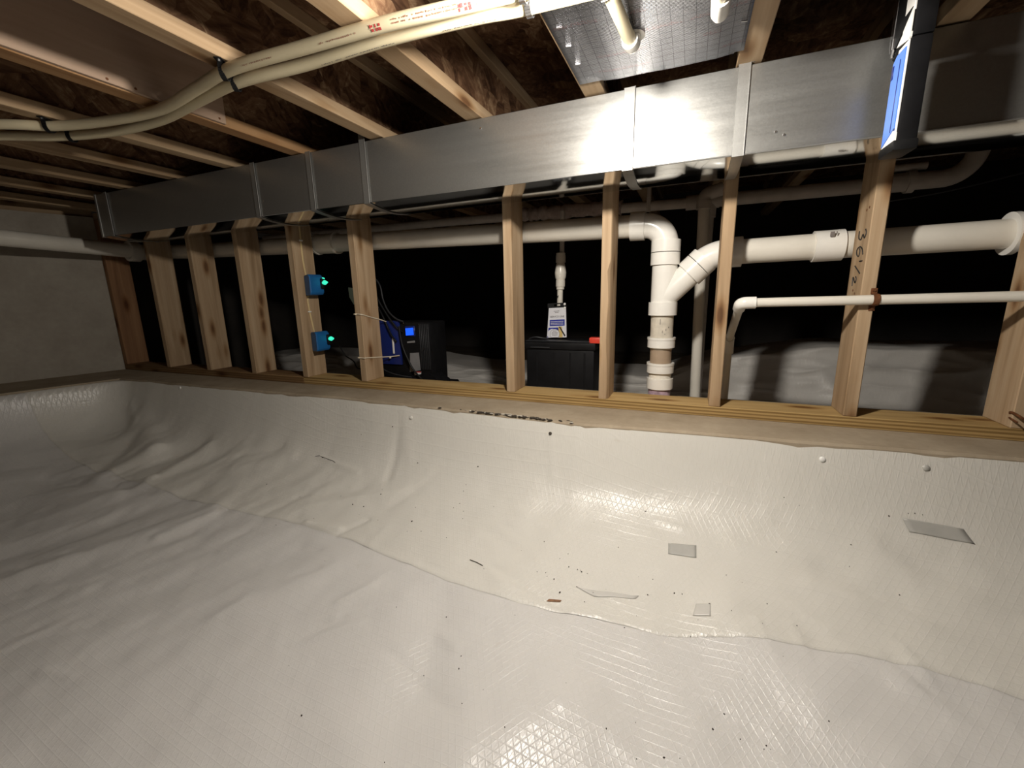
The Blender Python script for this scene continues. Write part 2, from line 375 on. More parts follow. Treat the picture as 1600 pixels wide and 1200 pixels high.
# fine creases, drawn from the same sheet-long pull towards the left corner
for _ in range(46):
    cx, cy = random.uniform(-2.9, -.7), random.uniform(-1.3, -.35); a_ = math.atan2(.5, .34)+random.uniform(-.45, .35) if random.random() < .6 else random.uniform(.1, .7)
    l_ = random.uniform(.05, .22); FOLDS.append((cx-math.cos(a_)*l_/2, cy-math.sin(a_)*l_/2, cx+math.cos(a_)*l_/2, cy+math.sin(a_)*l_/2, random.uniform(.010, .024), random.choice((-1, 1))*random.uniform(.002, .0055)))
for _ in range(26):
    cx, cy = random.uniform(-.6, .9), random.uniform(-1.0, -.3); a_ = random.uniform(-.5, -.1)
    l_ = random.uniform(.06, .25); FOLDS.append((cx-math.cos(a_)*l_/2, cy-math.sin(a_)*l_/2, cx+math.cos(a_)*l_/2, cy+math.sin(a_)*l_/2, random.uniform(.010, .022), random.choice((-1, 1))*random.uniform(.0012, .003)))
def liner_z(x, y):
    z = base_z(x, y); d = dist_edge(x, y); fade = np.clip(d/.12, 0, 1)
    lf = np.clip((-.9-x)/1.2, 0, 1)
    z = z+fade*(.008*fbm(x*2.2+y*1.0, y*2.6-x*.6, 3)+(.004+.007*lf)*fbm((x*.55+y*.83)*3.0+5, (x*.83-y*.55)*9.0, 9, 3)*1.1+.0035*fbm(x*14, y*14, 21, 2))
    for x0, y0, x1, y1, w_, a in FOLDS:
        dx, dy = x1-x0, y1-y0; L2 = dx*dx+dy*dy
        t = ((x-x0)*dx+(y-y0)*dy)/L2; tc = np.clip(t, 0, 1)
        dd = (x-x0-tc*dx)**2+(y-y0-tc*dy)**2
        z = z+a*np.exp(-dd/(w_*w_))
    return z
SX = [-3.6, -2.5, -1.813, -1.311, -1.055, -.892, -.631, -.415, -.303, -.151, -.023, .11, .222, .289, .418, .523, .618, .75, 1.2, 2.4]
SY = [-.60, -.63, -.653, -.642, -.650, -.680, -.706, -.717, -.714, -.695, -.691, -.663, -.644, -.631, -.609, -.604, -.604, -.62, -.66, -.7]
def y_seam(x): return np.interp(x, SX, SY)+.006*fbm(x*5, x*0+.3, 5, 2)
XS = np.concatenate([np.linspace(-3.52, -3.0, 60)[:-1], np.linspace(-3.0, 1.1, 400)[:-1], np.linspace(1.1, 2.4, 50)])
def grid_mesh(Xg, Yg, Zg):
    a, b = Xg.shape; mb = MB()
    mb.v = [(float(p), float(q), float(r)) for p, q, r in zip(Xg.ravel(), Yg.ravel(), Zg.ravel())]
    mb.f = [(i*b+j, i*b+j+1, (i+1)*b+j+1, (i+1)*b+j) for i in range(a-1) for j in range(b-1)]
    return mb
# soil under the liner
xs = np.linspace(-3.5, 2.4, 60); vs_ = np.linspace(0, 1, 40)
Xg, Vg = np.meshgrid(xs, vs_, indexing='ij'); Yg = -.25-Vg*2.95
struct(grid_mesh(Xg, Yg, base_z(Xg, Yg)-.07).build('floor', 'soil'))
# concrete ledges
def ledge_front():
    xs = np.linspace(-3.9, 2.6, 130); prof = []
    for x in xs:
        e = float(y_edge(x))+.004*float(fbm(np.float64(x*9), np.float64(.5), 2, 3))
        prof.append([(x, .30, .438), (x, e+.006, .4375+.0015*float(vnoise(np.float64(x*12), np.float64(1.5)))), (x, e, .430), (x, e+.002, -.2), (x, .30, -.2)])
    mb = MB(); n = 5
    mb.v = [p for r in prof for p in r]
    mb.f = [(i*n+j, i*n+(j+1) % n, (i+1)*n+(j+1) % n, (i+1)*n+j) for i in range(len(xs)-1) for j in range(n)]
    mb.f += [tuple(range(n)), tuple((len(xs)-1)*n+j for j in range(n))]
    return mb
struct(ledge_front().build('trim_1', 'ledge', smooth=False))
mb = MB(); mb.prism([(-3.25-.25*.0-.01, -.21, -.2), (-3.26-.25*2.5, -2.72, -.2), (-4.7, -2.72, -.2), (-3.95, -.21, -.2)], (0, 0, .637)); struct(mb.build('trim_2', 'ledge', smooth=False))
# foundation wall at the left
mb = MB(); mb.prism([(-3.66, 0.02, .43), (-3.66-.27*2.8, -2.78, .43), (-4.7, -2.78, .43), (-3.95, 0.02, .43)], (0, 0, 1.02)); struct(mb.build('wall_left', 'concrete', smooth=False))
mb = MB(); mb.prism([(-3.665, .02, -.2), (-3.95, .02, -.2), (-3.95, 2.5, -.2), (-3.665, 2.5, -.2)], (0, 0, 1.65)); struct(mb.build('wall_side', 'concrete_far', smooth=False))  # same wall past the studs, its shade put into a darker colour
mb = MB(); mb.prism([(-3.70, .02, 1.452), (-3.70-.27*2.8, -2.78, 1.452), (-3.74-.27*2.8, -2.78, 1.452), (-3.74, .02, 1.452)], (0, 0, .26)); struct(mb.build('trim_3', 'joist', smooth=False))
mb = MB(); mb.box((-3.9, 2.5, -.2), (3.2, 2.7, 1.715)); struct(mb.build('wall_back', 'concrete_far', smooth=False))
mb = MB(); mb.box((-4.6, -3.2, 1.715), (3.2, 2.7, 1.735)); struct(mb.build('ceiling', 'osb', smooth=False))
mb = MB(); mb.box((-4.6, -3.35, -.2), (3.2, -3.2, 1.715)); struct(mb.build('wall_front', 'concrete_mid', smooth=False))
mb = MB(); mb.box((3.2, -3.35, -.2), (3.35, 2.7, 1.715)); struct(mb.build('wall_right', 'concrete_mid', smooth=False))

# ------------------------------------------------------------------ liners
v = np.linspace(0, 1, 170)
Xg, Vg = np.meshgrid(XS, v, indexing='ij')
Ye, Ysm = y_edge(Xg), y_seam(Xg)
Vn = .35*Vg+.65*Vg**2.2
Yg = Ye+(Ysm-Ye)*Vn
Zg = liner_z(Xg, Yg)+.0020
rip = np.exp(-((1-Vg)/.02)**2); Zg = Zg+rip*(.0008+.003*np.clip(fbm(Xg*11, Xg*0+.7, 31, 3), 0, 1)); Zg[:, -1] -= .0022
upper = tag(grid_mesh(Xg, Yg, Zg).build('wall_liner', 'liner_up', ang=80), 'upper white plastic liner sheet draped from concrete ledge, its taped edge overlapping the lower sheet', 'liner')
v = np.concatenate([np.linspace(0, .5, 150)[:-1], np.linspace(.5, 1, 70)])
Xg, Vg = np.meshgrid(XS, v, indexing='ij'); Yg = y_seam(Xg)+.09-Vg*2.5
Zg = liner_z(Xg, Yg)
lower = tag(grid_mesh(Xg, Yg, Zg).build('floor_liner', 'liner_low', ang=80), 'lower white plastic liner sheet covering the ground nearest the viewer', 'liner')
# liner beyond the stud wall: flat, then up over a low footing
BXK, BZK = [-3.6, -2.2, -1.9, -1.5, -1.0, -.2, .12, .38, .67, 2.6], [.42, .43, .42, .376, .372, .38, .50, .553, .596, .59]
bx = np.linspace(-3.6, 2.6, 260); s = np.linspace(0, 1, 110)
Xg, Sg = np.meshgrid(bx, s, indexing='ij')
zt = np.interp(Xg, BXK, BZK)+.018*fbm(Xg*3, Xg*0+.4, 47, 3)
Yg = np.interp(Sg, [0, .3, .75, .8, 1], [.31, .90, 1.03, 1.08, 1.5]); t = np.interp(Sg, [0, .3, .75, .8, 1], [0, .05, .96, 1, .97])
fd = np.clip(Sg/.25, 0, 1)
Zg = .285+(zt-.285)*t
cr_ = (1-np.abs(2*fbm(Xg*2.4+Sg*2, Sg*4-Xg*.8, 51, 2)))**3*.018+(1-np.abs(2*fbm(Xg*5-Sg*3, Sg*6+Xg*2, 54, 2)))**4*.008
Yg = Yg-fd*cr_*1.3; Zg = Zg+fd*(.014*fbm(Xg*2.5, Sg*6+Xg, 41, 3)+.5*cr_)*np.clip((1-np.abs(Sg-.5)*1.6), 0, 1)
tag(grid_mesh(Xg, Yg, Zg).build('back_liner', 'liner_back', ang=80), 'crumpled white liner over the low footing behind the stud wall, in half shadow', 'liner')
ZBK = .288
mb = MB(); mb.box((-3.9, .30, -.2), (2.6, .98, .255)); mb.box((-3.9, 1.1, -.2), (2.6, 2.5, .33)); struct(mb.build('trim_4', 'soil', smooth=False))

# ------------------------------------------------------------------ stud wall
SP = .4064; XS0 = -.3216; SW = .038; SD = .133; ZP = .476
def plate(x0, x1, mat, label):
    mb = MB(); mb.box((x0, 0, .438), (x1, SD, ZP), .002); return tag(mb.build('bottom_plate', mat), label, 'wood plate', 'bottom plates of the stud wall')
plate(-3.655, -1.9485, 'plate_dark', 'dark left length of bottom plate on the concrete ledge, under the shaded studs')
plate(-1.9475, 2.3, 'plate', 'long golden-grained bottom plate on the concrete ledge, running right from the blue outlet boxes')
mb = MB(); mb.box((-3.655, 0, 1.436), (2.3, SD, 1.474), .002); tag(mb.build('top_plate', 'stud'), 'top plate over the studs, hidden behind the metal duct', 'wood plate')
STUDS = {-8: 'dark reddish stud standing against the concrete wall at the left end', -7: 'second stud from the left concrete wall, in deep shade',
 -6: 'third stud from the left concrete wall, small knots on its face', -5: 'stud just left of the one carrying blue outlet boxes',
 -4: 'wall stud carrying the two blue outlet boxes and a cream cable', -3: 'wall stud with two white cable ties round it, left of the blue-lit charger',
 -1: 'wall stud on the left side of the black battery box', 0: 'wall stud on the right side of the black battery box, bark-chipped along one edge',
 1: 'wall stud between the drain wye and the thin white pipe elbow', 2: 'wall stud with handwritten measurement and a rusty pipe strap',
 3: 'wall stud at the right edge of the photo with a rusty staple near its foot'}
stud_o = {}
for k, lab in STUDS.items():
    x = XS0+k*SP
    if k == -8: x = -3.655
    mb = MB()
    if k == 0:   # waney front right edge
        zs = np.linspace(ZP, 1.436, 26); n = 6; pts = []
        for z in zs:
            wn = .010+.008*float(fbm(np.float64(z*7), np.float64(.2), 8, 3)) if .45 < z < 1.0 else .004+.010*max(0, float(fbm(np.float64(z*5), np.float64(.9), 12, 3)))
            wn = max(.002, wn)
            pts.append([(x, 0, z), (x+SW-wn, 0, z), (x+SW-wn*.4, wn*.9, z), (x+SW, wn*2.2, z), (x+SW, SD, z), (x, SD, z)])
        mb.v = [p for r in pts for p in r]
        mb.f = [(i*n+j, i*n+(j+1) % n, (i+1)*n+(j+1) % n, (i+1)*n+j) for i in range(len(zs)-1) for j in range(n)]+[tuple(range(n)), tuple((len(zs)-1)*n+j for j in range(n))]
    else: mb.box((x, 0, ZP), (x+SW, SD, 1.436), .0025)
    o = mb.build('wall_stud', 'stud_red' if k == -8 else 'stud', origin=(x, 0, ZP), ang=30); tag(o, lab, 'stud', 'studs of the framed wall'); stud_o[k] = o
# handwriting on the left face of the right-hand stud: reads downwards
def write(strokes, parent):
    mb = MB()
    for st in strokes:
        pts = [(.4912-.0004, .090-.064*vv, 1.075-.172*uu) for uu, vv in st]
        mb.tube(spline(pts, 5), .0023, 5)
    o = mb.build('handwriting', 'ink', parent); tag(o, 'handwritten 36 1/2 in black marker'); return o
write([[(.02, .85), (.09, 1.0), (.17, .85), (.10, .58), (.18, .4), (.15, .08), (.02, .02)],
       [(.46, .95), (.36, .75), (.31, .35), (.36, .05), (.45, .12), (.48, .40), (.40, .48), (.34, .38)],
       [(.575, 1.0), (.575, .62)], [(.80, .92), (.65, .06)],
       [(.85, .40), (.90, .52), (.96, .40), (.86, .05), (.94, .03), (1.02, .06)]], stud_o[2])
for (yy, zz) in ((.031, 1.135), (.052, 1.13), (.075, .885), (.055, .875)): mb = MB(); mb.tube([(.4912-.0006, yy, zz), (.4912+.001, yy, zz)], .004, 8); mb.build('nail_head', 'rust', stud_o[2])
# rusty staple on the last stud
mb = MB(); mb.tube(spline([(.8985, .012, .518), (.8950, .006, .524), (.8935, -.02, .524), (.8940, -.052, .519)], 5), .0035, 8); mb.tube(spline([(.8985, .010, .506), (.8950, .004, .506), (.8945, -.03, .503)], 4), .0025, 8)
mb.build('staple', 'rust', stud_o[3])

# ------------------------------------------------------------------ floor joists
JL = {-8: 'I-joist nearest the left concrete wall, mostly in shadow', -7: 'second I-joist from the left concrete wall', -6: 'third I-joist from the left concrete wall',
 -5: 'fourth I-joist from the left wall, at the left end of the duct', -4: 'I-joist crossed by the left pipe hanger, ending above duct end', -3: 'I-joist just left of the plywood-faced joist, pale and knotty',
 -2: 'orange-edged I-joist with a pale plywood sheet on its side', -1: 'I-joist right of the plywood sheet, carrying the black double pipe hanger', 0: 'bright I-joist left of the foil sheet, crossed by the cream pipes',
 1: 'I-joist under the left edge of the silver foil sheet', 2: 'I-joist along the right edge of the silver foil sheet', 3: 'I-joist at the far right behind the hanging work light'}
jo = {}
for k, lab in JL.items():
    x2 = -.6785+.4064*k
    if x2 < -3.60: continue
    y0, y1 = -3.15, 2.48; t = thing('floor_joist', lab, 'joist', (x2-.03, 0, 1.475), 'I-joists under the floor'); jo[k] = t
    mb = MB(); mb.box((x2-.06, y0, 1.475), (x2, y1, 1.513), .002); mb.build('bottom_flange', 'joist_orange' if k == -2 else 'joist', t)
    mb = MB(); mb.box((x2-.036, y0, 1.513), (x2-.024, y1, 1.677)); mb.build('web', 'osb', t)
    mb = MB(); mb.box((x2-.06, y0, 1.677), (x2, y1, 1.7145), .002); mb.build('top_flange', 'joist', t)
    if k == -2:
        mb = MB(); mb.box((x2+.0005, -2.7, 1.478), (x2+.0125, -.578, 1.69), .001); o = mb.build('plywood_panel', 'plywood', t); o['label'] = 'pale pinkish plywood sheet nailed to joist side'
        for yy, zz in ((-.90, 1.486), (-.835, 1.487), (-.60, 1.489)): mb = MB(); mb.tube([(x2+.012, yy, zz), (x2+.0135, yy, zz)], .0035, 8); mb.build('nail', 'rust', t)

# ------------------------------------------------------------------ metal duct
ZB, ZT, YF = 1.2546, 1.4706, -.269
dt = thing('air_duct', 'long galvanized rectangular air duct hung under the joists in front of the studs', 'duct', (-.3, -.14, ZB))
mb = MB(); secs = [(-3.012, -1.452), (-1.4515, -.199), (-.1985, 1.35), (1.3505, 2.6)]
for i, (a, b) in enumerate(secs):
    mb = MB(); mb.box((a, YF, ZB), (b, -.001, ZT), .0016); o = mb.build('duct_section', 'duct', dt)
    mb = MB(); n = 21   # underside bowed between its folded edges, shaped to mirror the drain pipe
    for q in range(n):
        u = q/(n-1); yy = YF+.001+u*(-YF-.002); zz = ZB-.0004-.012*math.sin(PI*u); mb.v += [(a+.0005, yy, zz), (b-.0005, yy, zz)]
    mb.f = [(2*q, 2*q+1, 2*q+3, 2*q+2) for q in range(n-1)]; mb.build('bottom_panel', 'duct_under', o)
mb = MB(); mb.box((-3.014, YF-.003, ZB-.003), (-3.000, .0, ZT+.003), .001); mb.build('end_flange', 'duct', dt)
mb = MB(); mb.tube([(-.2, YF-.0006, 1.2555), (2.6, YF-.0006, 1.2555)], .0022, 8); mb.build('seam_fold', 'strap', dt)
# screw heads and scratches with depth
for x, z in ((-.68, 1.44), (.18, 1.30), (.2, 1.29)): mb = MB(); mb.tube([(x, YF-.0025, z), (x, YF+.001, z)], [.003, .0045], 10); mb.build('screw', 'chrome', dt)
def strap(xr, top, lab, wdt=.028, tab=None):
    t = thing('hanger_strap', lab, 'strap', (xr-wdt/2, YF, ZB), 'metal straps holding the duct')
    mb = MB(); y = YF-.0022
    mb.box((xr-wdt, y-.0007, ZB-.003), (xr, y+.0007, top), .0004)
    mb.tube([(xr, y-.002, ZB-.003), (xr, y-.002, top)], .0014, 6)
    mb.build('front_band', 'strap', t)
    mb = MB(); n = 21
    for q in range(n):
        u = q/(n-1); yy = y+u*(-.002-y); zz = ZB-.0032-.012*math.sin(PI*u); mb.v += [(xr-wdt, yy, zz), (xr, yy, zz), (xr, yy, zz+.001), (xr-wdt, yy, zz+.001)]
    mb.f = [(4*q+k, 4*q+(k+1) % 4, 4*q+4+(k+1) % 4, 4*q+4+k) for q in range(n-1) for k in range(4)]; mb.build('bottom_band', 'strap', t)
    if tab:
        mb = MB(); mb.box((tab[0], y-.0008, 1.4745), (tab[1], y+.0006, 1.508), .0004); mb.tube([((tab[0]+tab[1])/2, y-.004, 1.494), ((tab[0]+tab[1])/2, y, 1.494)], .004, 8)
        mb.build('nail_tab', 'strap', t)
    return t
strap(-2.892, 1.474, 'thin metal strap at the dark left end of the duct')
strap(-1.762, 1.474, 'thin metal strap on the duct, third from its left end, above the stud with blue boxes' if False else 'thin metal strap on the duct above the stud left of the blue boxes')
strap(-1.439, 1.474, 'thin metal strap on the duct above the stud with blue boxes')
strap(-1.163, 1.505, 'metal strap rising past the duct top to a joist, above the tied stud', tab=(-1.191, -1.163))
strap(-.1825, 1.4735, 'broad metal strap on the brightest part of duct, below the foil sheet', .0315)
strap(.1085, 1.4755, 'broad metal strap right of the foil sheet, its tab nailed to a joist', .0285, tab=(.084, .118))

# ------------------------------------------------------------------ foil sheet panned under two joists
x0, x1 = -.326, .084; ys = np.concatenate([np.linspace(-2.6, -.348, 60), -.348+.026*np.sin(np.linspace(0, PI/2, 9))[1:], [-.321]]); zs = np.concatenate([np.full(60, 1.4735), 1.4735+.026*(1-np.cos(np.linspace(0, PI/2, 9)))[1:], [1.64]])
xg = np.linspace(x0, x1, 40); mb = MB(); mb.uv = []; L = 0
for i in range(len(ys)):
    if i: L += math.hypot(ys[i]-ys[i-1], zs[i]-zs[i-1])
    for j, x in enumerate(xg):
        inside = min(1, max(0, min((x-(-.26))/.04, (.06-x)/.04)))
        f = max(0, 1-inside)
        bulge = -.004*inside*(1+float(vnoise(np.float64(x*13), np.float64(ys[i]*11), 4)))
        z = zs[i]*(1) if i < 60 else zs[i]
        yy, zz = ys[i], z+bulge
        if i >= 60: yy -= .045*0*f; zz = 1.4735*f+zz*(1-f) if f > .5 and zz > 1.50 else zz
        mb.v.append((x, yy, zz)); mb.uv.append((x, L))
n = len(xg); mb.f = [(i*n+j, i*n+j+1, (i+1)*n+j+1, (i+1)*n+j) for i in range(len(ys)-1) for j in range(n-1) if not (i >= 59 and (xg[j] < -.268 or xg[j] > .06))]
fo = mb.build('foil_sheet', 'foil'); tag(fo, 'shiny printed foil insulation sheet stapled across two joists, grid lines on it', 'foil sheet')
md = fo.modifiers.new('thick', 'SOLIDIFY'); md.thickness = .0006; md.offset = 1
for xx, yy in ((-.311, -.46), (-.311, -.55), (-.311, -.63), (-.311, -.71), (.066, -.48), (.066, -.60)):
    mb = MB(); mb.tube([(xx, yy, 1.4728), (xx+.012, yy+.003, 1.4728)], .0013, 6); mb.build('staple', 'chrome', fo)

# ------------------------------------------------------------------ cream water pipes along the ceiling
UP = [(-2.75, -1.35, 1.452), (-2.45, -1.14, 1.452), (-2.0336, -.9247, 1.455), (-1.909, -.8463, 1.455), (-1.70, -.795, 1.455), (-1.4775, -.7807, 1.453), (-1.25, -.815, 1.455), (-1.074, -.8424, 1.455), (-.8424, -.8345, 1.455), (-.6254, -.8262, 1.455), (-.4256, -.8064, 1.455), (-.2, -.795, 1.4535), (.1, -.79, 1.4535), (.7, -.79, 1.4535)]
LO = [(-2.9, -1.26, 1.452), (-2.55, -1.08, 1.452), (-2.1695, -.8817, 1.455), (-2.0107, -.7965, 1.455), (-1.80, -.742, 1.455), (-1.5692, -.7314, 1.455), (-1.33, -.765, 1.455), (-1.1235, -.7914, 1.455), (-.9022, -.781, 1.455), (-.6608, -.7825, 1.455), (-.4455, -.7683, 1.455), (-.3452, -.7549, 1.4545), (-.15, -.745, 1.4535), (.1, -.74, 1.4535), (.7, -.74, 1.4535)]
PR = .0143
def marks(path, r, spans, mat, name, parent, rows=1, offs=0.0, size=(.0035, .0032)):
    """lines of illegible small print on the lower, viewer-facing side of a pipe"""
    P_ = [Vector(p) for p in path]; cum = [0]
    for i in range(1, len(P_)): cum.append(cum[-1]+(P_[i]-P_[i-1]).length)
    mb = MB()
    for s0, s1 in spans:
        s = s0
        while s < s1:
            w_ = size[0]*random.uniform(.5, 1.2); i = max(j for j in range(len(cum)) if cum[j] <= s); i = min(i, len(P_)-2)
            t = (P_[i+1]-P_[i]).normalized(); c = P_[i]+t*(s-cum[i])
            nv = (CAM-c).normalized(); nv = (nv-t*nv.dot(t)).normalized(); side = t.cross(nv)
            for rr in range(rows):
                if random.random() < .82:
                    a = offs+(rr-(rows-1)/2)*.42+random.uniform(-.03, .03); nn = (nv*math.cos(a)+side*math.sin(a)); ss = t.cross(nn)
                    q = c+nn*(r+.0004); h = size[1]*random.uniform(.5, 1)
                    mb.quad(q-t*w_*.4-ss*h*.5, q+t*w_*.4-ss*h*.5, q+t*w_*.4+ss*h*.5, q-t*w_*.4+ss*h*.5)
            s += w_*1.25
    if mb.f:
        o = mb.build(name, mat, parent, smooth=False); o['kind'] = 'stuff'; return o
def water_pipe(path, lab):
    sp = spline(path, 8); t = thing('water_pipe', lab, 'pipe', path[7], 'pair of cream water pipes')
    mb = MB(); mb.tube(sp, PR, 20); mb.build('pipe', 'cpvc', t); return t, sp
uw, usp = water_pipe(UP, 'rear cream plastic water pipe of the ceiling pair, with red printed marks')
lw, lsp = water_pipe(LO, 'front cream plastic water pipe of the ceiling pair, with faint grey print')
def arclen(sp, x):  # distance along the pipe where it reaches x
    s = 0
    for i in range(1, len(sp)):
        s += (sp[i]-sp[i-1]).length
        if sp[i].x >= x: return s
    return s
A = lambda x: arclen(usp, x); B = lambda x: arclen(lsp, x)
marks(usp, PR, [(A(-1.02), A(-.94)), (A(-.79), A(-.69)), (A(-.50), A(-.42))], 'ink_brown', 'faded_print', uw, 1, .1)
marks(usp, PR, [(A(-.93), A(-.913)), (A(-.665), A(-.645)), (A(-.455), A(-.435))], 'ink_red', 'red_print', uw, 2, .1, (.006, .007))
marks(usp, PR, [(A(-.62), A(-.47))], 'ink_brown', 'faded_print', uw, 2, -.1)
marks(lsp, PR, [(B(-.86), B(-.66)), (B(-.52), B(-.40))], 'ink_grey', 'faded_print', lw, 1, .75, (.0035, .0026))
marks(lsp, PR, [(B(-.655), B(-.632))], 'ink', 'stamped_print', lw, 2, .7, (.006, .006))
# branch from the front pipe, turning up into the foil
br = thing('branch_pipe', 'short cream pipe stub with a white elbow against the foil sheet', 'pipe', (-.165, -.62, 1.45))
mb = MB(); mb.tube([(-.178, -.745, 1.452), (-.168, -.64, 1.450), (-.160, -.555, 1.448)], .0135, 18); mb.build('pipe', 'cpvc', br)
mb = MB(); e = arc((-.158, -.535, 1.447), (-.163, -.60, 1.449), (-.158, -.535, 1.475), .012, 8); mb.tube([Vector((-.161, -.562, 1.448))]+e+[Vector((-.158, -.535, 1.4715))], .0178, 20); mb.build('elbow', 'pvc_fit', br)
mb = MB(); mb.ring((-.158, -.535, 1.466), (0, 0, 1), .027, .018, .004); mb.build('escutcheon', 'pvc_fit', br)
st2 = thing('pipe_stub', 'white rounded pipe end at the top edge of the photo, right half of foil', 'pipe', (.019, -.56, 1.45))
mb = MB(); mb.tube([(.016, -.74, 1.4545), (.018, -.66, 1.4535), (.020, -.60, 1.4535)], .0135, 18); mb.build('pipe', 'cpvc', st2)
mb = MB(); mb.tube([(.0195, -.625, 1.4535), (.0205, -.575, 1.4535), (.0208, -.565, 1.4535), (.021, -.56, 1.454)], [.018, .018, .015, .004], 18); mb.build('cap', 'pvc_fit', st2)
# hangers round the pipe pair
def hanger(pu, pl, mat, lab, group='pipe hangers on the cream pipes'):
    pu, pl = Vector(pu), Vector(pl); d = (pl-pu).normalized(); nrm = Vector((0, 0, 1)).cross(d)
    t = thing('pipe_hanger', lab, 'hanger', (pu+pl)/2, group)
    for i, c in enumerate((pu, pl)):
        mb = MB(); pts = []
        for q in range(13):
            a = PI+PI*q/12; pts.append(c+d*math.cos(a)*.0172+Vector((0, 0, 1))*math.sin(a)*.0172)
        pts = [c-d*.0172+Vector((0, 0, .017))]+pts+[c+d*.0172+Vector((0, 0, .017))]
        for k in range(len(pts)-1):
            a, b = pts[k], pts[k+1]; wv = nrm*.006
            rad = ((a+b)/2-c); rad.z = rad.z if rad.length > 0 else 0; rad = rad.normalized()*.0025
            mb.add([a-wv, a+wv, b+wv, b-wv, a-wv+rad, a+wv+rad, b+wv+rad, b-wv+rad], [(0, 1, 2, 3), (7, 6, 5, 4), (0, 4, 5, 1), (2, 6, 7, 3), (1, 5, 6, 2), (3, 7, 4, 0)])
        mb.build('clip', mat, t)
    mb = MB(); a, b = pu-d*.03, pl+d*.032
    R = Matrix.Rotation(math.atan2(d.y, d.x), 3, 'Z'); c = (a+b)/2; L_ = (b-a).length
    mb.box(c+Vector((-L_/2, -.009, .0165)), c+Vector((L_/2, .009, .0195)), .001, R); mb.build('mounting_bar', mat, t)
    for p in (a+d*.008, b-d*.008): mb = MB(); mb.tube([p+Vector((0, 0, .012)), p+Vector((0, 0, .0175))], [.0035, .005], 8); mb.build('screw', 'chrome' if mat == 'chrome' else 'charcoal', t)
hanger((-1.105, -.8395, 1.455), (-1.134, -.790, 1.455), 'black_gloss', 'black double pipe hanger under the joist right of the plywood sheet')
hanger((-1.925, -.853, 1.455), (-1.970, -.780, 1.455), 'black_gloss', 'black double pipe hanger at the far left under a joist')
hanger((-.326, -.80, 1.454), (-.329, -.7545, 1.4545), 'chrome', 'shiny metal pipe hanger beside the left edge of the foil sheet')
hanger((-.186, -.795, 1.4535), (-.184, -.7455, 1.4535), 'chrome', 'shiny metal pipe hanger above the cream branch stub on foil')

# ------------------------------------------------------------------ 3 inch drain with its wye
YD = .19; R3 = .0445
dr = thing('drain_pipe', 'thick white plastic drain with elbow, wye and couplings, running behind the studs', 'drain pipe', (-.104, YD, .44))
zd = lambda x: 1.1535-.0214*(x+.2)
mb = MB(); mb.tube([(-3.06, YD, zd(-3.06)), (-1.84, YD, zd(-1.84))], R3, 32); mb.build('pipe', 'pvc', dr)
mb = MB(); mb.tube([(-1.84, YD, zd(-1.84)), (-.215, YD, zd(-.215))], R3, 32); mb.build('pipe', 'pvc', dr)
mb = MB(); mb.tube([(-1.93, YD, zd(-1.93)), (-1.80, YD, zd(-1.80))], .0515, 32); mb.ring((-1.935, YD, zd(-1.93)), (1, 0, 0), .056, .044, .012); mb.ring((-1.80, YD, zd(-1.8)), (1, 0, 0), .056, .044, .012); mb.build('coupling', 'pvc', dr)
mb = MB(); mb.ring((-.742, YD, zd(-.74)), (1, 0, 0), .051, .0445, .02); mb.box((-.742, YD-.05, zd(-.74)-.062), (-.722, YD-.02, zd(-.74)-.035), .004); mb.build('hanger_band', 'pvc_fit', dr)
# left end: elbow towards the viewer along the foundation wall
ce = Vector((-3.45, YD, 1.2285))
mb = MB(); e = arc(ce, ce+Vector((0, -1, 0)), ce+Vector((1, 0, -.02)), .075, 12); mb.tube([ce+Vector((0, -.12, 0))]+e+[ce+Vector((.13, 0, -.003))], .050, 28); mb.build('elbow', 'pvc', dr)
mb = MB(); mb.ring(ce+Vector((0, -.135, 0)), (0, 1, 0), .0635, .0445, .055); mb.ring(ce+Vector((.10, 0, -.002)), (1, 0, -.02), .0565, .0445, .04); mb.build('hub', 'pvc', dr)
mb = MB(); mb.tube([(-3.32, YD, zd(-3.32)+.006), (-3.0, YD, zd(-3.0))], R3, 28); mb.build('pipe', 'pvc', dr)
mb = MB(); mb.tube([(-3.45, .06, 1.232), (-3.45, -.5, 1.255), (-3.47, -2.4, 1.30)], R3, 28); mb.build('pipe', 'pvc', dr)
# elbow and stack
X3 = -.104
mb = MB(); c = Vector((X3, YD, zd(X3))); e = arc(c, c+Vector((-1, 0, .02)), c+Vector((0, 0, -1)), .082, 14); mb.tube([c+Vector((-.095, 0, .002))]+e+[Vector((X3, YD, 1.066))], .0478, 36); mb.build('elbow', 'pvc_fit', dr)
mb = MB(); mb.ring((-.242, YD, zd(-.242)), (1, 0, -.02), .0555, .0440, .056); mb.build('hub', 'pvc_fit', dr)
mb = MB(); mb.ring((X3, YD, 1.048), (0, 0, 1), .0555, .0440, .045); mb.build('hub', 'pvc_fit', dr)
mb = MB(); mb.tube([(X3, YD, .84), (X3, YD, 1.04)], .0482, 36)
bd = Vector((.72, 0, .72)).normalized(); b0 = Vector((X3, YD, .868))
mb.tube([b0, b0+bd*.175], .0482, 36); mb.build('wye_fitting', 'pvc_fit', dr)
mb = MB(); mb.ring((X3, YD, .998), (0, 0, 1), .0555, .0445, .047); mb.build('hub', 'pvc_fit', dr)
mb = MB(); mb.ring((X3, YD, .800), (0, 0, 1), .0560, .0435, .052); mb.build('hub', 'pvc_fit', dr)
mb = MB(); mb.ring(b0+bd*.128, bd, .0555, .0440, .046); mb.build('hub', 'pvc_fit', dr)
h45 = b0+bd*.25; z45 = 1.033; c45 = Vector((b0.x+(z45-b0.z), YD, z45))
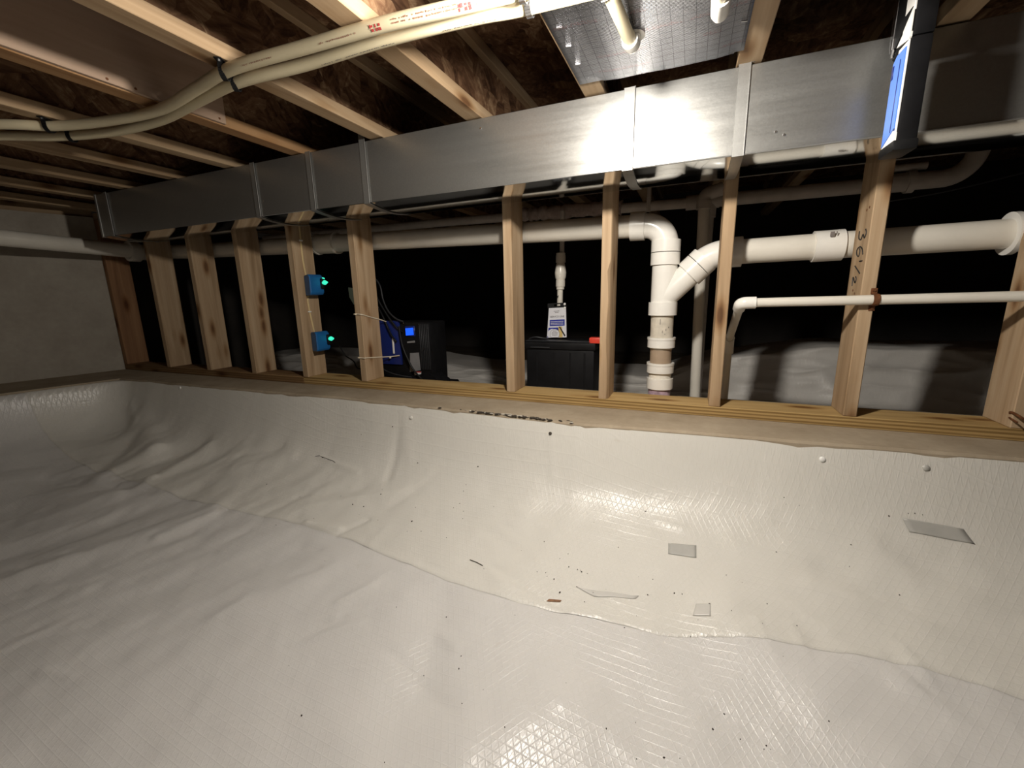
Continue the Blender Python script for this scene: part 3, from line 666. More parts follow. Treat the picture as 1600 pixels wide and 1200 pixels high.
mb = MB(); e = arc(c45, b0, c45+Vector((1, 0, .012)), .13, 10); mb.tube([b0+bd*.177]+e+[c45+Vector((.085, 0, .001))], .0482, 36); mb.build('elbow', 'pvc_fit', dr)
mb = MB(); mb.ring(b0+bd*.177, bd, .0555, .0440, .03); mb.build('hub', 'pvc_fit', dr)
mb = MB(); mb.ring(c45+Vector((.06, 0, .001)), (1, 0, .012), .0555, .0440, .045); mb.build('hub', 'pvc_fit', dr)
zr = lambda x: 1.0335+.0165*(x-.1)
mb = MB(); mb.tube([(.10, YD, zr(.10)), (.43, YD, zr(.43))], R3, 32); mb.build('pipe', 'pvc', dr)
mb = MB(); mb.tube([(.43, YD, zr(.43)), (2.3, YD, zr(2.3))], R3, 32); mb.build('pipe', 'pvc', dr)
mb = MB(); mb.ring((.389, YD, zr(.389)), (1, 0, .0165), .0525, .0440, .086, 36); o = mb.build('coupling', 'pvc_fit', dr)
mb = MB()   # barcode sticker
for i in range(9):
    a0 = 2.95-.045*i; rr = .0529
    for xx, wx in ((.424, .013),):
        y_, z_ = YD-math.cos(a0-PI+.35)*rr, zr(.43)+math.sin(PI-a0+.35)*rr
        w2 = .0011 if i % 3 else .0017
        mb.box((xx, y_-.0006, z_-w2), (xx+wx, y_+.0006, z_+w2*.6))
    if i > 1: mb.box((.441, y_-.0005, z_-.0007), (.441+random.uniform(.002, .004), y_+.0005, z_+.0007))
q = mb.build('barcode', 'ink_grey', o, smooth=False)
mb = MB(); mb.ring((.893, YD, zr(.893)), (1, 0, .0165), .0640, .0440, .016, 36); mb.ring((.909, YD, zr(.909)), (1, 0, .0165), .0560, .0440, .10, 36); mb.build('hub', 'pvc_fit', dr)
# lower stack
mb = MB(); mb.tube([(X3+.001, YD, .66), (X3, YD, .81)], R3, 32); mb.build('pipe', 'pvc_dirty', dr)
mb = MB(); mb.ring((X3+.001, YD, .668), (0, 0, 1), .0545, .0445, .040); mb.ring((X3+.001, YD, .700), (0, 0, 1), .0560, .0460, .009); mb.build('coupling', 'pvc_fit', dr)
mb = MB(); mb.tube([(X3+.002, YD, .56), (X3+.001, YD, .672)], R3-.002, 32); mb.build('pipe', 'pvc_tan', dr)
mb = MB(); mb.ring((X3+.002, YD, .562), (0, 0, 1), .0535, .0430, .040); mb.ring((X3+.002, YD, .594), (0, 0, 1), .0552, .0445, .009); mb.build('coupling', 'pvc_fit', dr)
mb = MB(); mb.tube([(X3+.002, YD, .53), (X3+.002, YD, .57)], R3, 32); mb.build('pipe', 'pvc', dr)
mb = MB(); mb.ring((X3+.003, YD, .494), (0, 0, 1), .0525, .0430, .044); mb.build('coupling', 'pvc_fit', dr)
mb = MB(); mb.tube([(X3+.003, YD, .43), (X3+.003, YD, .497)], R3, 32); mb.build('pipe', 'primer', dr)
mb = MB(); mb.tube([(X3+.003, YD, .10), (X3+.003, YD, .45)], R3-.0005, 32); mb.build('pipe', 'pvc_dirty', dr)
mb = MB()
for (xx, zz, l) in ((-.108, .775, .022), (-.085, .742, .008), (-.098, .735, .010), (-.076, .752, .006), (-.088, .725, .005)):
    dy = math.sqrt(max(0, (R3+.0006)**2-(xx-X3)**2)); mb.box((xx-.0012, YD-dy-.0003, zz-l/2), (xx+.0012, YD-dy+.001, zz+l/2))
mb.build('scuff_mark', 'ink_grey', dr)['kind'] = 'stuff'

# ------------------------------------------------------------------ thinner pipes further back
YV = .72; RV = .0245
vt = thing('vent_line', 'dull thin white pipe run high behind the drain, with tees and a trap', 'pipe', (.02, YV, 1.32))
zv = lambda x: 1.316+.002*x
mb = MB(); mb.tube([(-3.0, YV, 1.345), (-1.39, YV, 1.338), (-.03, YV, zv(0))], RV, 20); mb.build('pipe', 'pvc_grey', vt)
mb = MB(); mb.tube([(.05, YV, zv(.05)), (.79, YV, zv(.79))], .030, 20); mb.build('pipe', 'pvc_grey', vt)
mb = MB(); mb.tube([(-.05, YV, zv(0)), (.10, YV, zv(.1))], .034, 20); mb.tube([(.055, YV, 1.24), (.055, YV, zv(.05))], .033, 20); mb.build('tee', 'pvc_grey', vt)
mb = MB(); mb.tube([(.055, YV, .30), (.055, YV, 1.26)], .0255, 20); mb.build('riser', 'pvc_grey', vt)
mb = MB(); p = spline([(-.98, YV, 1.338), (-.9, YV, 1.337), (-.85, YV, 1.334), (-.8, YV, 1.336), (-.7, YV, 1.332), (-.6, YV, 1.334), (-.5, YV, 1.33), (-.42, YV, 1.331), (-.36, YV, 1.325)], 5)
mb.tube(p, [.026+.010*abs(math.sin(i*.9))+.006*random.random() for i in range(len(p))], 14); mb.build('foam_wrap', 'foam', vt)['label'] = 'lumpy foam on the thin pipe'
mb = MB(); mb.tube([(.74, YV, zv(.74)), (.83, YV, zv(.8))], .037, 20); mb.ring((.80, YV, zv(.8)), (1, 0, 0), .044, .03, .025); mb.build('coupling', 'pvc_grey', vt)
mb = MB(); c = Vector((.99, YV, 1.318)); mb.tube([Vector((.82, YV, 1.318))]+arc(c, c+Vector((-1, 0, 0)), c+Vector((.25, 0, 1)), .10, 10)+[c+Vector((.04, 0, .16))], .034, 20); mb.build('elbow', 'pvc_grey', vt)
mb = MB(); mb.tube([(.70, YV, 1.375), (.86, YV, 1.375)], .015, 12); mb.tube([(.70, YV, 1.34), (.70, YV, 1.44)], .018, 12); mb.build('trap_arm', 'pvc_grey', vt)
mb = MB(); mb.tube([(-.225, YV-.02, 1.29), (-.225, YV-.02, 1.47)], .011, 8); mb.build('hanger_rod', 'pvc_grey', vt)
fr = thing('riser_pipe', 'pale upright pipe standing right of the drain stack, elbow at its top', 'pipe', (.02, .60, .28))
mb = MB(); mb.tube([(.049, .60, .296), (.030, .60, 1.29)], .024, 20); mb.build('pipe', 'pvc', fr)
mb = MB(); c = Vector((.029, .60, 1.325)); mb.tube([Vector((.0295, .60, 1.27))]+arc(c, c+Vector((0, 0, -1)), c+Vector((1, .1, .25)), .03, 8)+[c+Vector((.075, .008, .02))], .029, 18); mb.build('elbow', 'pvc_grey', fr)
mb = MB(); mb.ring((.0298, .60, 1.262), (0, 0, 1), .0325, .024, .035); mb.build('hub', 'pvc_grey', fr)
# small supply pipe in front of the studs
sm = thing('small_pipe', 'thin bright white pipe strapped across the right-hand stud fronts', 'pipe', (.52, -.02, .857))
zs_ = lambda x: .8515+.0139*(x-.17)
mb = MB(); mb.tube([(.185, -.02, zs_(.185)), (2.3, -.02, zs_(2.3))], .0148, 20); mb.build('pipe', 'pvc', sm)
c = Vector((.158, -.02, .8513)); 
mb = MB(); d2 = Vector((0, .87, -.42)).normalized(); mb.tube([c+Vector((.045, 0, .0006))]+arc(c, c+Vector((1, 0, .0139)), c+d2, .017, 8)+[c+d2*.045], .0198, 20); mb.build('elbow', 'pvc_fit', sm)
mb = MB(); mb.tube([c+d2*.04, c+d2*.36], .0145, 18); mb.build('pipe', 'pvc', sm)
mb = MB(); e0 = c+d2*.36; mb.tube(arc(e0, e0-d2, e0+Vector((0, 0, -1)), .02, 6)+[e0+Vector((0, 0, -.06))], .0198, 18); mb.build('elbow', 'pvc_fit', sm)
mb = MB(); mb.tube([e0+Vector((0, 0, -.05)), e0+Vector((0, 0, .291-e0.z))], .0145, 18); mb.build('pipe', 'pvc', sm)
cl = thing('pipe_strap', 'rusty two-hole strap holding the thin white pipe to a stud', 'pipe strap', (.5235, -.01, .856))
mb = MB(); xs_ = .5235; zc = zs_(xs_); pts = [(-.0010, .033), (-.0012, .018)]+[(-.02-.0165*math.sin(a), .0165*math.cos(a)) for a in np.linspace(.15, PI-.15, 10)]+[(-.0012, -.018), (-.001, -.032)]
for a, b in zip(pts[:-1], pts[1:]):
    mb.add([(xs_-.008, a[0], zc+a[1]), (xs_+.008, a[0], zc+a[1]), (xs_+.008, b[0], zc+b[1]), (xs_-.008, b[0], zc+b[1]), (xs_-.008, a[0]-.0018, zc+a[1]*1.06), (xs_+.008, a[0]-.0018, zc+a[1]*1.06), (xs_+.008, b[0]-.0018, zc+b[1]*1.06), (xs_-.008, b[0]-.0018, zc+b[1]*1.06)],
           [(3, 2, 1, 0), (4, 5, 6, 7), (0, 1, 5, 4), (2, 3, 7, 6), (1, 2, 6, 5), (3, 0, 4, 7)])
mb.build('band', 'rust', cl)
for dz in (.028, -.027): mb = MB(); mb.tube([(xs_, -.006, zc+dz), (xs_, -.002, zc+dz)], [.004, .0055], 10); mb.build('screw', 'rust', cl)
# black wire looping in the dark on the right
mb = MB(); mb.tube(spline([(.75, .9, 1.27), (1.0, .85, 1.29), (1.35, .8, 1.36), (1.8, .8, 1.45), (2.2, .8, 1.60)], 6), .004, 8); tag(mb.build('cable', 'charcoal'), 'thin dark cable sagging in the darkness at upper right', 'cable')

# ------------------------------------------------------------------ sump discharge with check valve, booklet, battery
YS = .52
sd = thing('discharge_pipe', 'slim white vertical pipe with a bulging check valve behind the booklet', 'pipe', (-.634, YS, .3))
mb = MB(); mb.tube([(-.625, YS, 1.05), (-.622, YS, 1.30)], .0125, 16); mb.build('pipe', 'pvc_grey', sd)
mb = MB(); mb.tube([(-.632, YS, .960), (-.632, YS, .975), (-.632, YS, 1.0), (-.632, YS, 1.035), (-.631, YS, 1.05)], [.021, .0275, .030, .024, .020], 20)
mb.build('check_valve', 'pvc', sd)
mb = MB(); mb.tube([(-.631, YS, 1.05), (-.631, YS, 1.086)], .0250, 20); mb.ring((-.631, YS, 1.086), (0, 0, 1), .0235, .012, .012); mb.build('union_nut', 'pvc', sd)
mb = MB(); mb.tube([(-.633, YS, .93), (-.632, YS, .962)], .0240, 20); mb.ring((-.633, YS, .915), (0, 0, 1), .0205, .014, .016); mb.build('union_nut', 'pvc', sd)
mb = MB(); mb.tube([(-.643, YS, .293), (-.634, YS, .93)], .0150, 18); mb.build('pipe', 'pvc', sd)
mb = MB(); mb.tube([(-.6465, YS-.0150, .868), (-.644, YS-.0153, .883), (-.641, YS-.0156, .873), (-.6395, YS-.0156, .885)], .0018, 6); mb.build('ink_mark', 'ink', sd)
bt = thing('battery_box', 'large black battery box standing behind the bottom plate between two studs', 'battery', (-.575, .40, .29))
mb = MB(); mb.box((-.747, .30, .291), (-.404, .494, .630), .012, seg=2); mb.build('case', 'black', bt)
mb = MB(); mb.box((-.752, .294, .628), (-.399, .499, .664), .008, seg=2); mb.build('lid', 'black', bt)
mb = MB(); mb.box((-.752, .30, .664), (-.42, .345, .6705), .003); mb.build('lid_rim', 'charcoal', bt)
mb = MB(); mb.box((-.72, .288, .635), (-.62, .294, .642), .001); mb.build('clasp', 'charcoal', bt)
for i, (xx) in enumerate((-.69, -.60, -.52, -.45)):
    mb = MB(); mb.box((xx-.004, .298, .30), (xx+.004, .3015, .615), .001); mb.build('rib', 'black', bt)
mb = MB(); mb.box((-.430, .300, .662), (-.378, .340, .690), .006, seg=2); mb.tube([(-.40, .33, .68), (-.37, .36, .685)], .007, 10); mb.build('terminal_cap', 'red', bt)['label'] = 'red terminal cap'
mb = MB(); mb.tube(spline([(-.75, .36, .672), (-.715, .35, .682), (-.675, .36, .676), (-.655, .38, .672)], 5), .004, 8); mb.build('lead', 'charcoal', bt)
# booklet standing on the battery, leaning on the pipe
bk = thing('booklet', 'white and blue service booklet propped on the black battery box', 'booklet', (-.626, .44, .672))
tilt = Matrix.Rotation(math.radians(-9), 3, 'X'); O = Vector((-.626, .440, .672))
ry = Matrix.Rotation(math.radians(-2.5), 3, 'Y')
def bq(u0, v0, u1, v1, off=.0025, th=.0006):
    mb = MB(); mb.box((u0, -off-th, v0), (u1, -off, v1)); mb.v = [tuple(O+ry @ (tilt @ Vector(p))) for p in mb.v]; return mb
mb = MB(); mb.prism([(-.055, -.0025, 0), (.050, -.0025, 0), (.046, -.0025, .153), (-.045, -.0025, .153)], (0, .005, 0)); mb.v = [tuple(O+ry @ (tilt @ Vector(p))) for p in mb.v]; mb.build('cover', 'paper', bk, smooth=False)
bq(-.040, .060, .040, .092).build('blue_band', 'paper_blue', bk, smooth=False)
def poly(pts, off=.0026, th=.0006):
    mb = MB(); mb.prism([(u, -off-th, v_) for u, v_ in pts], (0, th, 0)); mb.v = [tuple(O+ry @ (tilt @ Vector(p))) for p in mb.v]; return mb
poly([(-.054, .001), (-.046, .052), (.010, .052), (.020, .030), (-.02, .002)]).build('blue_picture', 'paper_blue', bk, smooth=False)
poly([(.006, .056), (.026, .056), (.030, .001), (.012, .001)], .0028).build('yellow_stripe', 'paper_yellow', bk, smooth=False)
poly([(.010, .054), (.016, .056), (.045, .010), (.040, .004)], .0034).build('dark_stripe', 'ink', bk, smooth=False)
for (cu, r_, mt, off) in ((-.026, .027, 'paper', .0034), (-.012, .026, 'ink_grey', .0042), (-.012, .0245, 'paper', .005)):
    poly([(cu+r_*math.cos(a), max(.001, .018+r_*math.sin(a))) for a in np.linspace(-.75, PI+.75, 22)], off).build('round_emblem', mt, bk, smooth=False)
mb = MB()
for q, (u0, u1, v0) in enumerate(((-.022, -.002, .034), (-.028, .004, .026), (-.029, .005, .019), (-.026, .002, .012), (-.018, .012, .136), (-.012, .008, .129))):
    mb.v, mb.f = mb.v, mb.f; u = u0
    while u < u1:
        wd = random.uniform(.002, .004); b_ = bq(u, v0-.0016, min(u+wd, u1), v0+.0016, .0056 if q < 4 else .0026); mb.add(b_.v, b_.f); u += wd+.0012
mb.build('small_print', 'ink_grey', bk, smooth=False)['kind'] = 'stuff'
mb = MB()
for v0 in (.082, .074, .068):
    u = -.034
    while u < .032:
        wd = random.uniform(.002, .004); b_ = bq(u, v0-.0013, u+wd, v0+.0013, .0034); mb.add(b_.v, b_.f); u += wd+.0012
mb.build('white_print', 'white', bk, smooth=False)['kind'] = 'stuff'
tx = bpy.data.curves.new('title', 'FONT'); tx.body = 'SERVICE LINE'; tx.size = .0128; tx.align_x = 'CENTER'; tx.extrude = .0003
to = bpy.data.objects.new('title_tmp', tx); COL.objects.link(to); bpy.context.view_layer.update()
me = bpy.data.meshes.new_from_object(to.evaluated_get(bpy.context.evaluated_depsgraph_get())); bpy.data.objects.remove(to)
mb = MB(); mb.v = [tuple(O+ry @ (tilt @ Vector((p.co.x, -.0034-p.co.z, p.co.y+.103)))) for p in me.vertices]; mb.f = [tuple(p.vertices) for p in me.polygons]
mb.build('title', 'ink', bk, smooth=False)['label'] = 'printed title SERVICE LINE'
# plastic sleeve header with hang hole; its two glints are built as white dots
mb = MB()
for u0, v0, u1, v1 in ((-.052, .153, .050, .161), (-.052, .171, .046, .177), (-.052, .161, -.018, .171), (.016, .161, .046, .171)):
    b_ = bq(u0, v0, u1, v1, -.001, .0035); mb.add(b_.v, b_.f)
mb.build('hang_tab', 'black_gloss', bk, smooth=False)
for u, v_ in ((.040, .169), (.041, .150)):
    mb = MB(); p = [O+ry @ (tilt @ Vector((u, -.004-k*.002, v_))) for k in range(3)]; mb.tube(p, [.0065, .006, .003], 10); mb.build('glint_dot', 'white', bk)

# ------------------------------------------------------------------ charger / controller between the studs
ch = thing('pump_charger', 'black and blue backup charger with a glowing blue screen beside the tied stud', 'charger', (-1.39, .24, .29))
mb = MB(); mb.box((-1.66, .20, .445), (-1.243, .36, .765), .008, seg=2); mb.build('housing', 'black', ch)
mb = MB(); mb.box((-1.69, .18, .291), (-1.20, .42, .425), .01); mb.prism([(-1.43, .19, .424), (-1.185, .19, .424), (-1.19, .19, .455), (-1.26, .19, .50), (-1.40, .19, .47)], (0, .1, 0)); mb.build('base', 'black', ch)
mb = MB(); mb.box((-1.60, .188, .535), (-1.425, .202, .772), .005, seg=2); mb.build('side_panel', 'navy', ch)['label'] = 'navy blue side panel'
mb = MB(); mb.box((-1.475, .184, .595), (-1.463, .188, .68), .002); mb.build('white_strip', 'white', ch)
mb = MB(); mb.box((-1.392, .1925, .690), (-1.330, .201, .745), .003); o = mb.build('screen_bezel', 'navy', ch)
mb = MB(); mb.prism([(-1.386, .1925, .6945), (-1.3365, .1925, .6985), (-1.3375, .1925, .7365), (-1.3865, .1925, .7325)], (0, -.001, 0)); mb.build('screen', 'lcd', o)['label'] = 'lit blue screen'
mb = MB(); mb.box((-1.386, .196, .655), (-1.336, .1995, .665), .001, Matrix.Rotation(math.radians(-6), 3, 'Y')); mb.build('name_strip', 'grey_label', ch)
mb = MB(); mb.prism([(-1.382, .1985, .497), (-1.312, .1985, .51), (-1.316, .1985, .605), (-1.372, .1985, .60)], (0, -.0015, 0)); mb.build('data_label', 'grey_label', ch)
mb = MB(); mb.prism([(-1.352, .1965, .462), (-1.312, .1965, .472), (-1.308, .1965, .503), (-1.352, .1965, .50)], (0, -.0015, 0)); o = mb.build('warning_label', 'white', ch)
mb = MB(); mb.prism([(-1.352, .1947, .495), (-1.308, .1947, .498), (-1.308, .1947, .504), (-1.352, .1947, .501)], (0, -.0008, 0)); mb.build('red_bar', 'ink_red', o)
for i in range(6):
    xx = -1.303+i*.0105; mb = MB(); mb.box((xx, .193, .515), (xx+.0035, .2005, .755), .001); mb.build('grille_slat', 'charcoal', ch)
for xx, zz in ((-1.30, .77), (-1.30, .5), (-1.25, .75), (-1.25, .5), (-1.395, .775), (-1.29, .63), (-1.284, .636), (-1.278, .64)): mb = MB(); mb.tube([(xx, .190, zz-.015), (xx, .199, zz-.015)], .0022, 8); mb.build('screw', 'chrome', ch)
def cord(pts, lab, r=.0042, mat='black_gloss', cat='cord', group=None):
    mb = MB(); mb.tube(spline(pts, 8), r, 9); return tag(mb.build('power_cord', mat), lab, cat, group)
cord([(-1.600, .17, 1.00), (-1.57, .20, .995), (-1.535, .20, .955), (-1.515, .19, .885), (-1.48, .18, .825), (-1.43, .175, .785), (-1.39, .185, .768)], 'grey-edged cord arching highest beside the tied stud down to the charger', .0045, 'charcoal')
cord([(-1.60, .17, .95), (-1.56, .18, .915), (-1.52, .18, .85), (-1.475, .175, .79), (-1.43, .178, .735), (-1.40, .184, .715)], 'inner black cord beside the tied stud ending at the charger screen', .005)
cord([(-1.60, .19, .90), (-1.54, .185, .83), (-1.50, .178, .76), (-1.47, .176, .70), (-1.44, .178, .66)], 'short black cord lying across the navy charger panel', .005)
cord([(-1.415, .176, .745), (-1.40, .172, .65), (-1.372, .172, .575), (-1.345, .175, .52), (-1.30, .172, .475), (-1.25, .165, .44), (-1.2, .168, .426)], 'black cord falling in front of the charger labels', .005)
cord([(-1.56, .17, .53), (-1.52, .165, .505), (-1.46, .165, .487), (-1.40, .17, .478), (-1.36, .18, .472)], 'thin dark cord curving low across the charger base', .0032, 'charcoal')
cord([(-1.83, .17, .63), (-1.82, .19, .575), (-1.77, .2, .54), (-1.72, .17, .51), (-1.672, .19, .49)], 'thin black cord looping from lower blue box to charger', .0035)
def tie(pts, lab, hd):
    t = thing('cable_tie', lab, 'cable tie', pts[2], 'white cable ties on the stud')
    mb = MB(); mb.tube(spline(pts, 6), .0028, 7); mb.build('band', 'tie', t)
    mb = MB(); mb.box(Vector(hd)-Vector((.004,)*3), Vector(hd)+Vector((.004,)*3), .001); mb.build('head', 'tie', t)
xr6 = XS0-3*SP+SW; xl6 = XS0-3*SP
tie([(xl6-.004, .03, .812), (xl6-.003, -.004, .817), (xl6+.018, -.0035, .8175), (xr6+.001, -.0035, .8155), (xr6+.004, .012, .8125), (xr6+.0035, .07, .797), (xr6+.0035, .135, .7815), (xr6+.002, .182, .7675)], 'upper white cable tie round the stud beside the charger', (xr6-.028, -.0055, .8175))
tie([(xl6-.004, .03, .601), (xl6-.003, -.004, .5985), (xl6+.018, -.0035, .598), (xr6+.001, -.0035, .5975), (xr6+.0035, .012, .597), (xr6+.0035, .13, .584), (xr6+.03, .172, .582), (xr6+.075, .178, .588)], 'lower white cable tie round the stud beside the charger', (xr6+.022, .167, .576))
mb = MB(); mb.prism([(-1.708, .15, .952), (-1.655, .15, .945), (-1.650, .15, .850), (-1.682, .15, .862), (-1.706, .15, .90)], (0, .001, .0)); tag(mb.build('paper_note', 'note', smooth=False), 'small pale green paper note hanging behind the tied stud', 'note')

# ------------------------------------------------------------------ outlet boxes and cable on their stud
X5 = XS0-4*SP+SW
def outlet(z0, z1, lab, two):
    t = thing('outlet_box', lab, 'outlet box', (X5+.03, .10, z0), 'blue outlet boxes on one stud')
    mb = MB(); mb.prism([(X5+.0005, .052, z0+.006), (X5+.0005, .06, z0+.1), (X5+.012, .030, z1), (X5+.052, .022, z1), (X5+.060, .030, z1-.01), (X5+.060, .030, z0+.01), (X5+.052, .026, z0), (X5+.012, .034, z0-.002)][0:0] or [(X5+.0005, .050, z0+.010), (X5+.006, .044, z0), (X5+.066, .016, z0+.002), (X5+.074, .020, z0+.014), (X5+.074, .020, z1-.014), (X5+.064, .016, z1), (X5+.008, .044, z1-.004), (X5+.0005, .050, z1-.014)], (0, .088, 0)); o = mb.build('body', 'blue_box', t, smooth=False)
    bv = o.modifiers.new('bev', 'BEVEL'); bv.width = .004; bv.segments = 2
    mb = MB(); mb.box((X5+.070, .085, (z0+z1)/2-.022), (X5+.084, .106, (z0+z1)/2+.034), .004); mb.build('plug', 'black', t)
    zc = (z0+z1)/2+.022
    mb = MB(); mb.tube([(X5+.084, .096, zc-.012), (X5+.100, .092, zc-.010), (X5+.118, .092, zc-.009)], [.008, .0125, .004], 10)
    if two: mb.tube([(X5+.084, .096, zc+.014), (X5+.098, .092, zc+.011)], [.004, .0035], 8)
    mb.build('pilot_light', 'green_led', t)['label'] = 'glowing green pilot light'
outlet(.914, 1.022, 'upper blue plastic outlet box on its stud, brightest green light', True)
outlet(.615, .722, 'lower blue plastic outlet box on the same stud', False)
t = thing('electric_cable', 'cream electric cable stapled down the stud to both blue boxes', 'cable', (X5, .056, 1.0))
for pts in ([(X5+.004, .057, 1.29), (X5+.004, .0565, 1.24), (X5+.004, .055, 1.196), (X5+.004, .0535, 1.13), (X5+.004, .0545, 1.086), (X5+.004, .060, 1.03), (X5+.005, .0635, 1.0)],
            [(X5+.004, .062, .935), (X5+.004, .057, .90), (X5+.004, .0535, .885), (X5+.004, .057, .828), (X5+.004, .0605, .80), (X5+.004, .066, .76), (X5+.004, .073, .70)]):
    mb = MB(); mb.tube(spline(pts, 6), .0035, 8, flat=1.5); mb.build('sheath', 'nm', t)
for yy, zz in ((.055, 1.196), (.057, .828)): mb = MB(); mb.box((X5, yy-.010, zz-.004), (X5+.009, yy+.010, zz+.004), .002); mb.build('cable_staple', 'white', t)

# ------------------------------------------------------------------ work light hung beside the duct
wl = thing('work_light', 'slim black folding work light with blue and white side, hanging before the duct', 'work light', (.405, -.385, 1.19))
mb = MB(); mb.box((.389, -.424, 1.197), (.426, -.352, 1.402), .006, seg=2); mb.build('lower_case', 'black', wl)
mb = MB(); mb.box((.392, -.420, 1.404), (.428, -.395, 1.66), .005, seg=2); mb.box((.398, -.40, 1.404), (.424, -.295, 1.66), .004); mb.build('upper_case', 'black', wl)
mb = MB(); mb.box((.383, -.428, 1.184), (.428, -.346, 1.206), .006, seg=2); mb.build('foot_cap', 'black_gloss', wl)
mb = MB(); mb.box((.3862, -.4215, 1.222), (.3895, -.4155, 1.398), .001); mb.box((.3862, -.4155, 1.388), (.3895, -.372, 1.398), .001); mb.prism([(.3862, -.4215, 1.222), (.3862, -.4215, 1.206), (.3862, -.352, 1.206), (.3862, -.400, 1.232)][::1], (.0033, 0, 0)); mb.build('white_frame', 'white', wl, smooth=False)
mb = MB(); mb.prism([(.3845, -.414, 1.232), (.3845, -.356, 1.208), (.3845, -.356, 1.378), (.3845, -.372, 1.388), (.3845, -.414, 1.388)], (.005, 0, 0)); o = mb.build('blue_panel', 'lightblue', wl, smooth=False); o['label'] = 'bright blue panel'
mb = MB(); mb.box((.3835, -.398, 1.228), (.3848, -.3955, 1.372), .0004); mb.box((.3832, -.366, 1.345), (.3848, -.357, 1.372), .0006); mb.build('panel_groove', 'navy', o)
mb = MB(); mb.box((.3885, -.4175, 1.412), (.3925, -.372, 1.66), .001); mb.prism([(.3875, -.4175, 1.452), (.3875, -.4175, 1.404), (.3875, -.4135, 1.400), (.3875, -.352, 1.411)], (.004, 0, 0)); mb.build('reflector', 'white', wl, smooth=False)
mb = MB(); mb.prism([(.3870, -.412, 1.4605), (.3870, -.345, 1.413), (.3870, -.330, 1.430), (.3870, -.352, 1.458)], (.004, 0, 0)); mb.box((.390, -.372, 1.44), (.398, -.318, 1.66)); mb.build('groove_shadow', 'black_gloss', wl, smooth=False)  # black prism is the shadow over the reflector, box is the dark groove
mb = MB(); mb.box((.389, -.318, 1.432), (.3985, -.296, 1.66), .002); mb.build('edge_trim', 'chrome', wl)
mb = MB(); mb.tube([(.386, -.335, 1.408), (.386, -.335, 1.436)], .006, 12); mb.tube([(.384, -.345, 1.395), (.384, -.345, 1.412)], .0035, 10); mb.build('hinge', 'chrome', wl)
mb = MB(); mb.tube(spline([(.41, -.38, 1.655), (.41, -.38, 1.69), (.42, -.38, 1.705), (.455, -.38, 1.69), (.478, -.38, 1.672)], 5), .003, 8); mb.build('hook', 'chrome', wl)

# ------------------------------------------------------------------ tape, fasteners and dirt on the liner
def lay(pts, lift=.0030, n=8):
    """patch lying on the liner: bilinear grid of the four corners (x, y)"""
    mb = MB(); g = []
    for i in range(n+1):
        for j in range(n+1):
            s_, t_ = i/n, j/n; p = [(1-s_)*(1-t_)*pts[0][k]+s_*(1-t_)*pts[1][k]+s_*t_*pts[2][k]+(1-s_)*t_*pts[3][k] for k in (0, 1)]
            g.append((p[0], p[1], float(liner_z(np.float64(p[0]), np.float64(p[1])))+lift))
    mb.v = g; m = n+1; mb.f = [(i*m+j, (i+1)*m+j, (i+1)*m+j+1, i*m+j+1) for i in range(n) for j in range(n)]
    return mb
def tape(pts, mat, lab, lift=.0030):
    o = lay(pts, lift).build('tape_patch', mat); md = o.modifiers.new('t', 'SOLIDIFY'); md.thickness = .0005; md.offset = 1
    return tag(o, lab, 'tape', 'tape patches on the liner')
tape([(-.019, -.416), (.060, -.405), (.061, -.445), (-.017, -.451)], 'tape', 'small grey tape patch near the middle of the upper liner sheet')
tape([(.590, -.244), (.724, -.241), (.743, -.262), (.603, -.264)], 'tape', 'long grey tape strip on the liner at far right', .0034)
tape([(.061, -.589), (.097, -.584), (.096, -.619), (.054, -.624)], 'tape_faint', 'faint pale tape patch just above the sheet overlap')
tape([(-.255, -.622), (-.083, -.602), (-.09, -.612), (-.20, -.634)], 'tape_faint', 'creased clear tape strip beside the brown stain')
def zl(x, y): return float(liner_z(np.float64(x), np.float64(y)))+(.003 if y > float(y_seam(np.float64(x))) else 0)
def button(x, y, mat, lab, r=.0085):
    z = zl(x, y); e = .004; nx = -(zl(x+e, y)-zl(x-e, y))/(2*e); ny = -(zl(x, y+e)-zl(x, y-e))/(2*e); nn = Vector((nx, ny, 1)).normalized(); c = Vector((x, y, z))
    mb = MB(); mb.tube([c-nn*.002, c+nn*.002, c+nn*.0042, c+nn*.005], [r, r, r*.75, r*.2], 14); tag(mb.build('plug_fastener', mat), lab, 'fastener', 'plug fasteners pinning the liner')
button(.397, -.203, 'white', 'round white plug fastener on the liner below the ledge, right of centre')
button(.645, -.188, 'tape', 'small grey plug fastener on the liner near the right end')
button(-.451, -.240, 'crumb', 'dark plug hole in the liner below the black battery', .006)
button(-1.09, -.213, 'tape_faint', 'puckered plug fastener in a dimple under the tied stud', .008)
button(-2.671, -.217, 'white', 'white plug fastener near the left corner of the ledge', .007)
o = lay([(-.322, -.690), (-.285, -.682), (-.282, -.676), (-.318, -.682)], .004, 4); tag(o.build('rust_stain', 'stain'), 'small brown smear on the liner at the sheet overlap', 'stain')
cr = MB(); pts = [(-1.737, -.361), (-1.80, -.361), (-1.52, -.318), (-1.50, -.325), (-1.46, -.33), (-.109, -.946), (.192, -.864), (.198, -.869), (.187, -.872), (.56, -.246), (.605, -.236), (.62, -.234), (.46, -.318), (.30, -.255), (.305, -.265), (.34, -.262)]
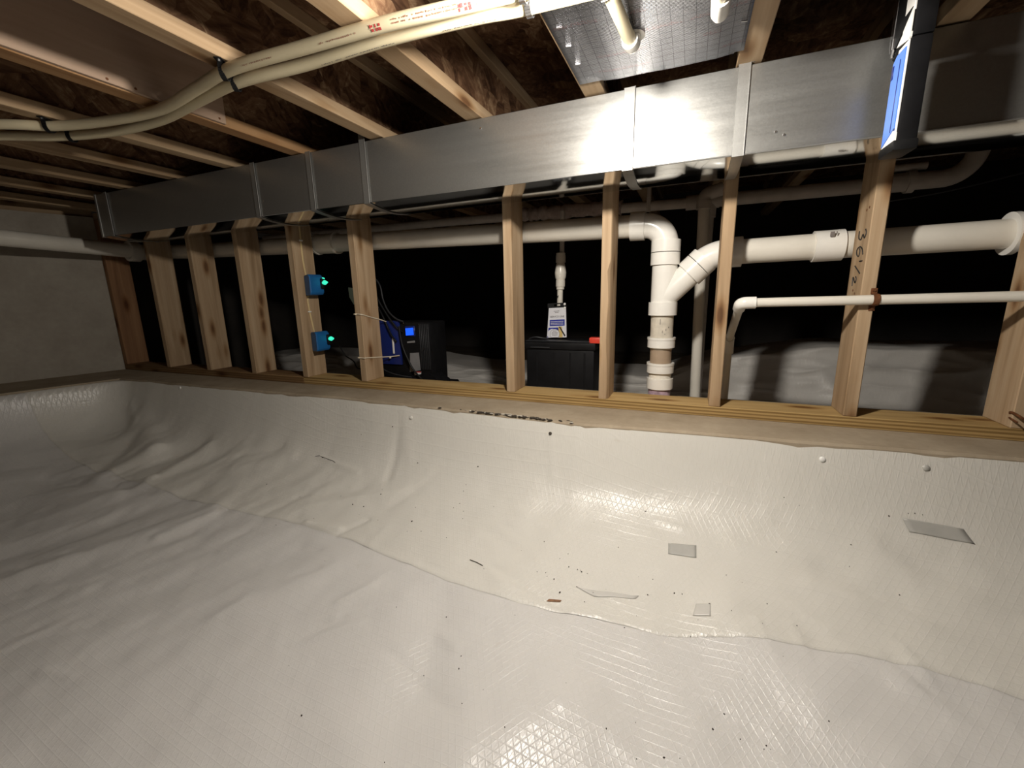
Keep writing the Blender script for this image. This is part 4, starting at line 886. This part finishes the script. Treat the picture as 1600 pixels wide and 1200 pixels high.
for (cx, cy, sx_, sy_, n_) in ((-.75, -.45, .28, .12, 22), (-.25, -.60, .22, .05, 26), (.2, -.45, .35, .15, 22), (-.2, -.9, .5, .2, 22), (-1.6, -.5, .5, .3, 10), (.12, -.87, .1, .05, 8)):
    pts += [(cx+rng.normal()*sx_, cy+rng.normal()*sy_) for _ in range(n_)]
for x, y in pts:
    if y > float(y_edge(x))-.02 or x > 1.2: continue
    r = random.choice((.0008, .0010, .0013, .0016, .0022)); c = Vector((x, y, zl(x, y)+r*.5)); a = random.uniform(0, PI); d = Vector((math.cos(a), math.sin(a), 0))*r*random.choice((.6, .8, 1.6))
    cr.tube([c-d, c-d*.4, c+d*.5, c+d], [r*.3, r, r*.8, r*.2], 6)
for x0_, y0_, x1_, y1_ in ((-1.565, -.318, -1.54, -.314), (-1.535, -.316, -1.47, -.326), (-1.47, -.326, -1.43, -.334), (-.60, -.62, -.55, -.63)):
    cr.tube([(x0_, y0_, zl(x0_, y0_)+.001), ((x0_+x1_)/2, (y0_+y1_)/2+.002, zl((x0_+x1_)/2, (y0_+y1_)/2)+.0014), (x1_, y1_, zl(x1_, y1_)+.001)], .0012, 5)
tag(cr.build('soil_crumbs', 'crumb'), 'scattered dark soil crumbs and splinters lying on the white liner', 'dirt', kind='stuff')
cr = MB(); c2 = MB()
for i in range(120):
    x = random.choice((rng.normal()*.10-.72, rng.normal()*.07-.60, rng.normal()*.08-.5)); e = float(y_edge(x)); r = random.uniform(.0012, .0042); y = e+abs(rng.normal())*.006-.002
    c = Vector((x, y, .4385)); d = Vector((random.uniform(.6, 1), random.uniform(-.25, .25), 0)).normalized()*r*random.uniform(1.2, 3.2)
    (cr if random.random() < .72 else c2).tube([c-d, c-d*.3, c+d*.5, c+d], [r*.3, r*.9, r*.8, r*.3], 6)
tag(cr.build('ledge_debris', 'crumb'), 'dark crumbs of debris along the liner edge on the ledge', 'dirt', kind='stuff')
tag(c2.build('liner_shreds', 'crumb_light'), 'pale shreds of liner along the ledge edge', 'dirt', kind='stuff')
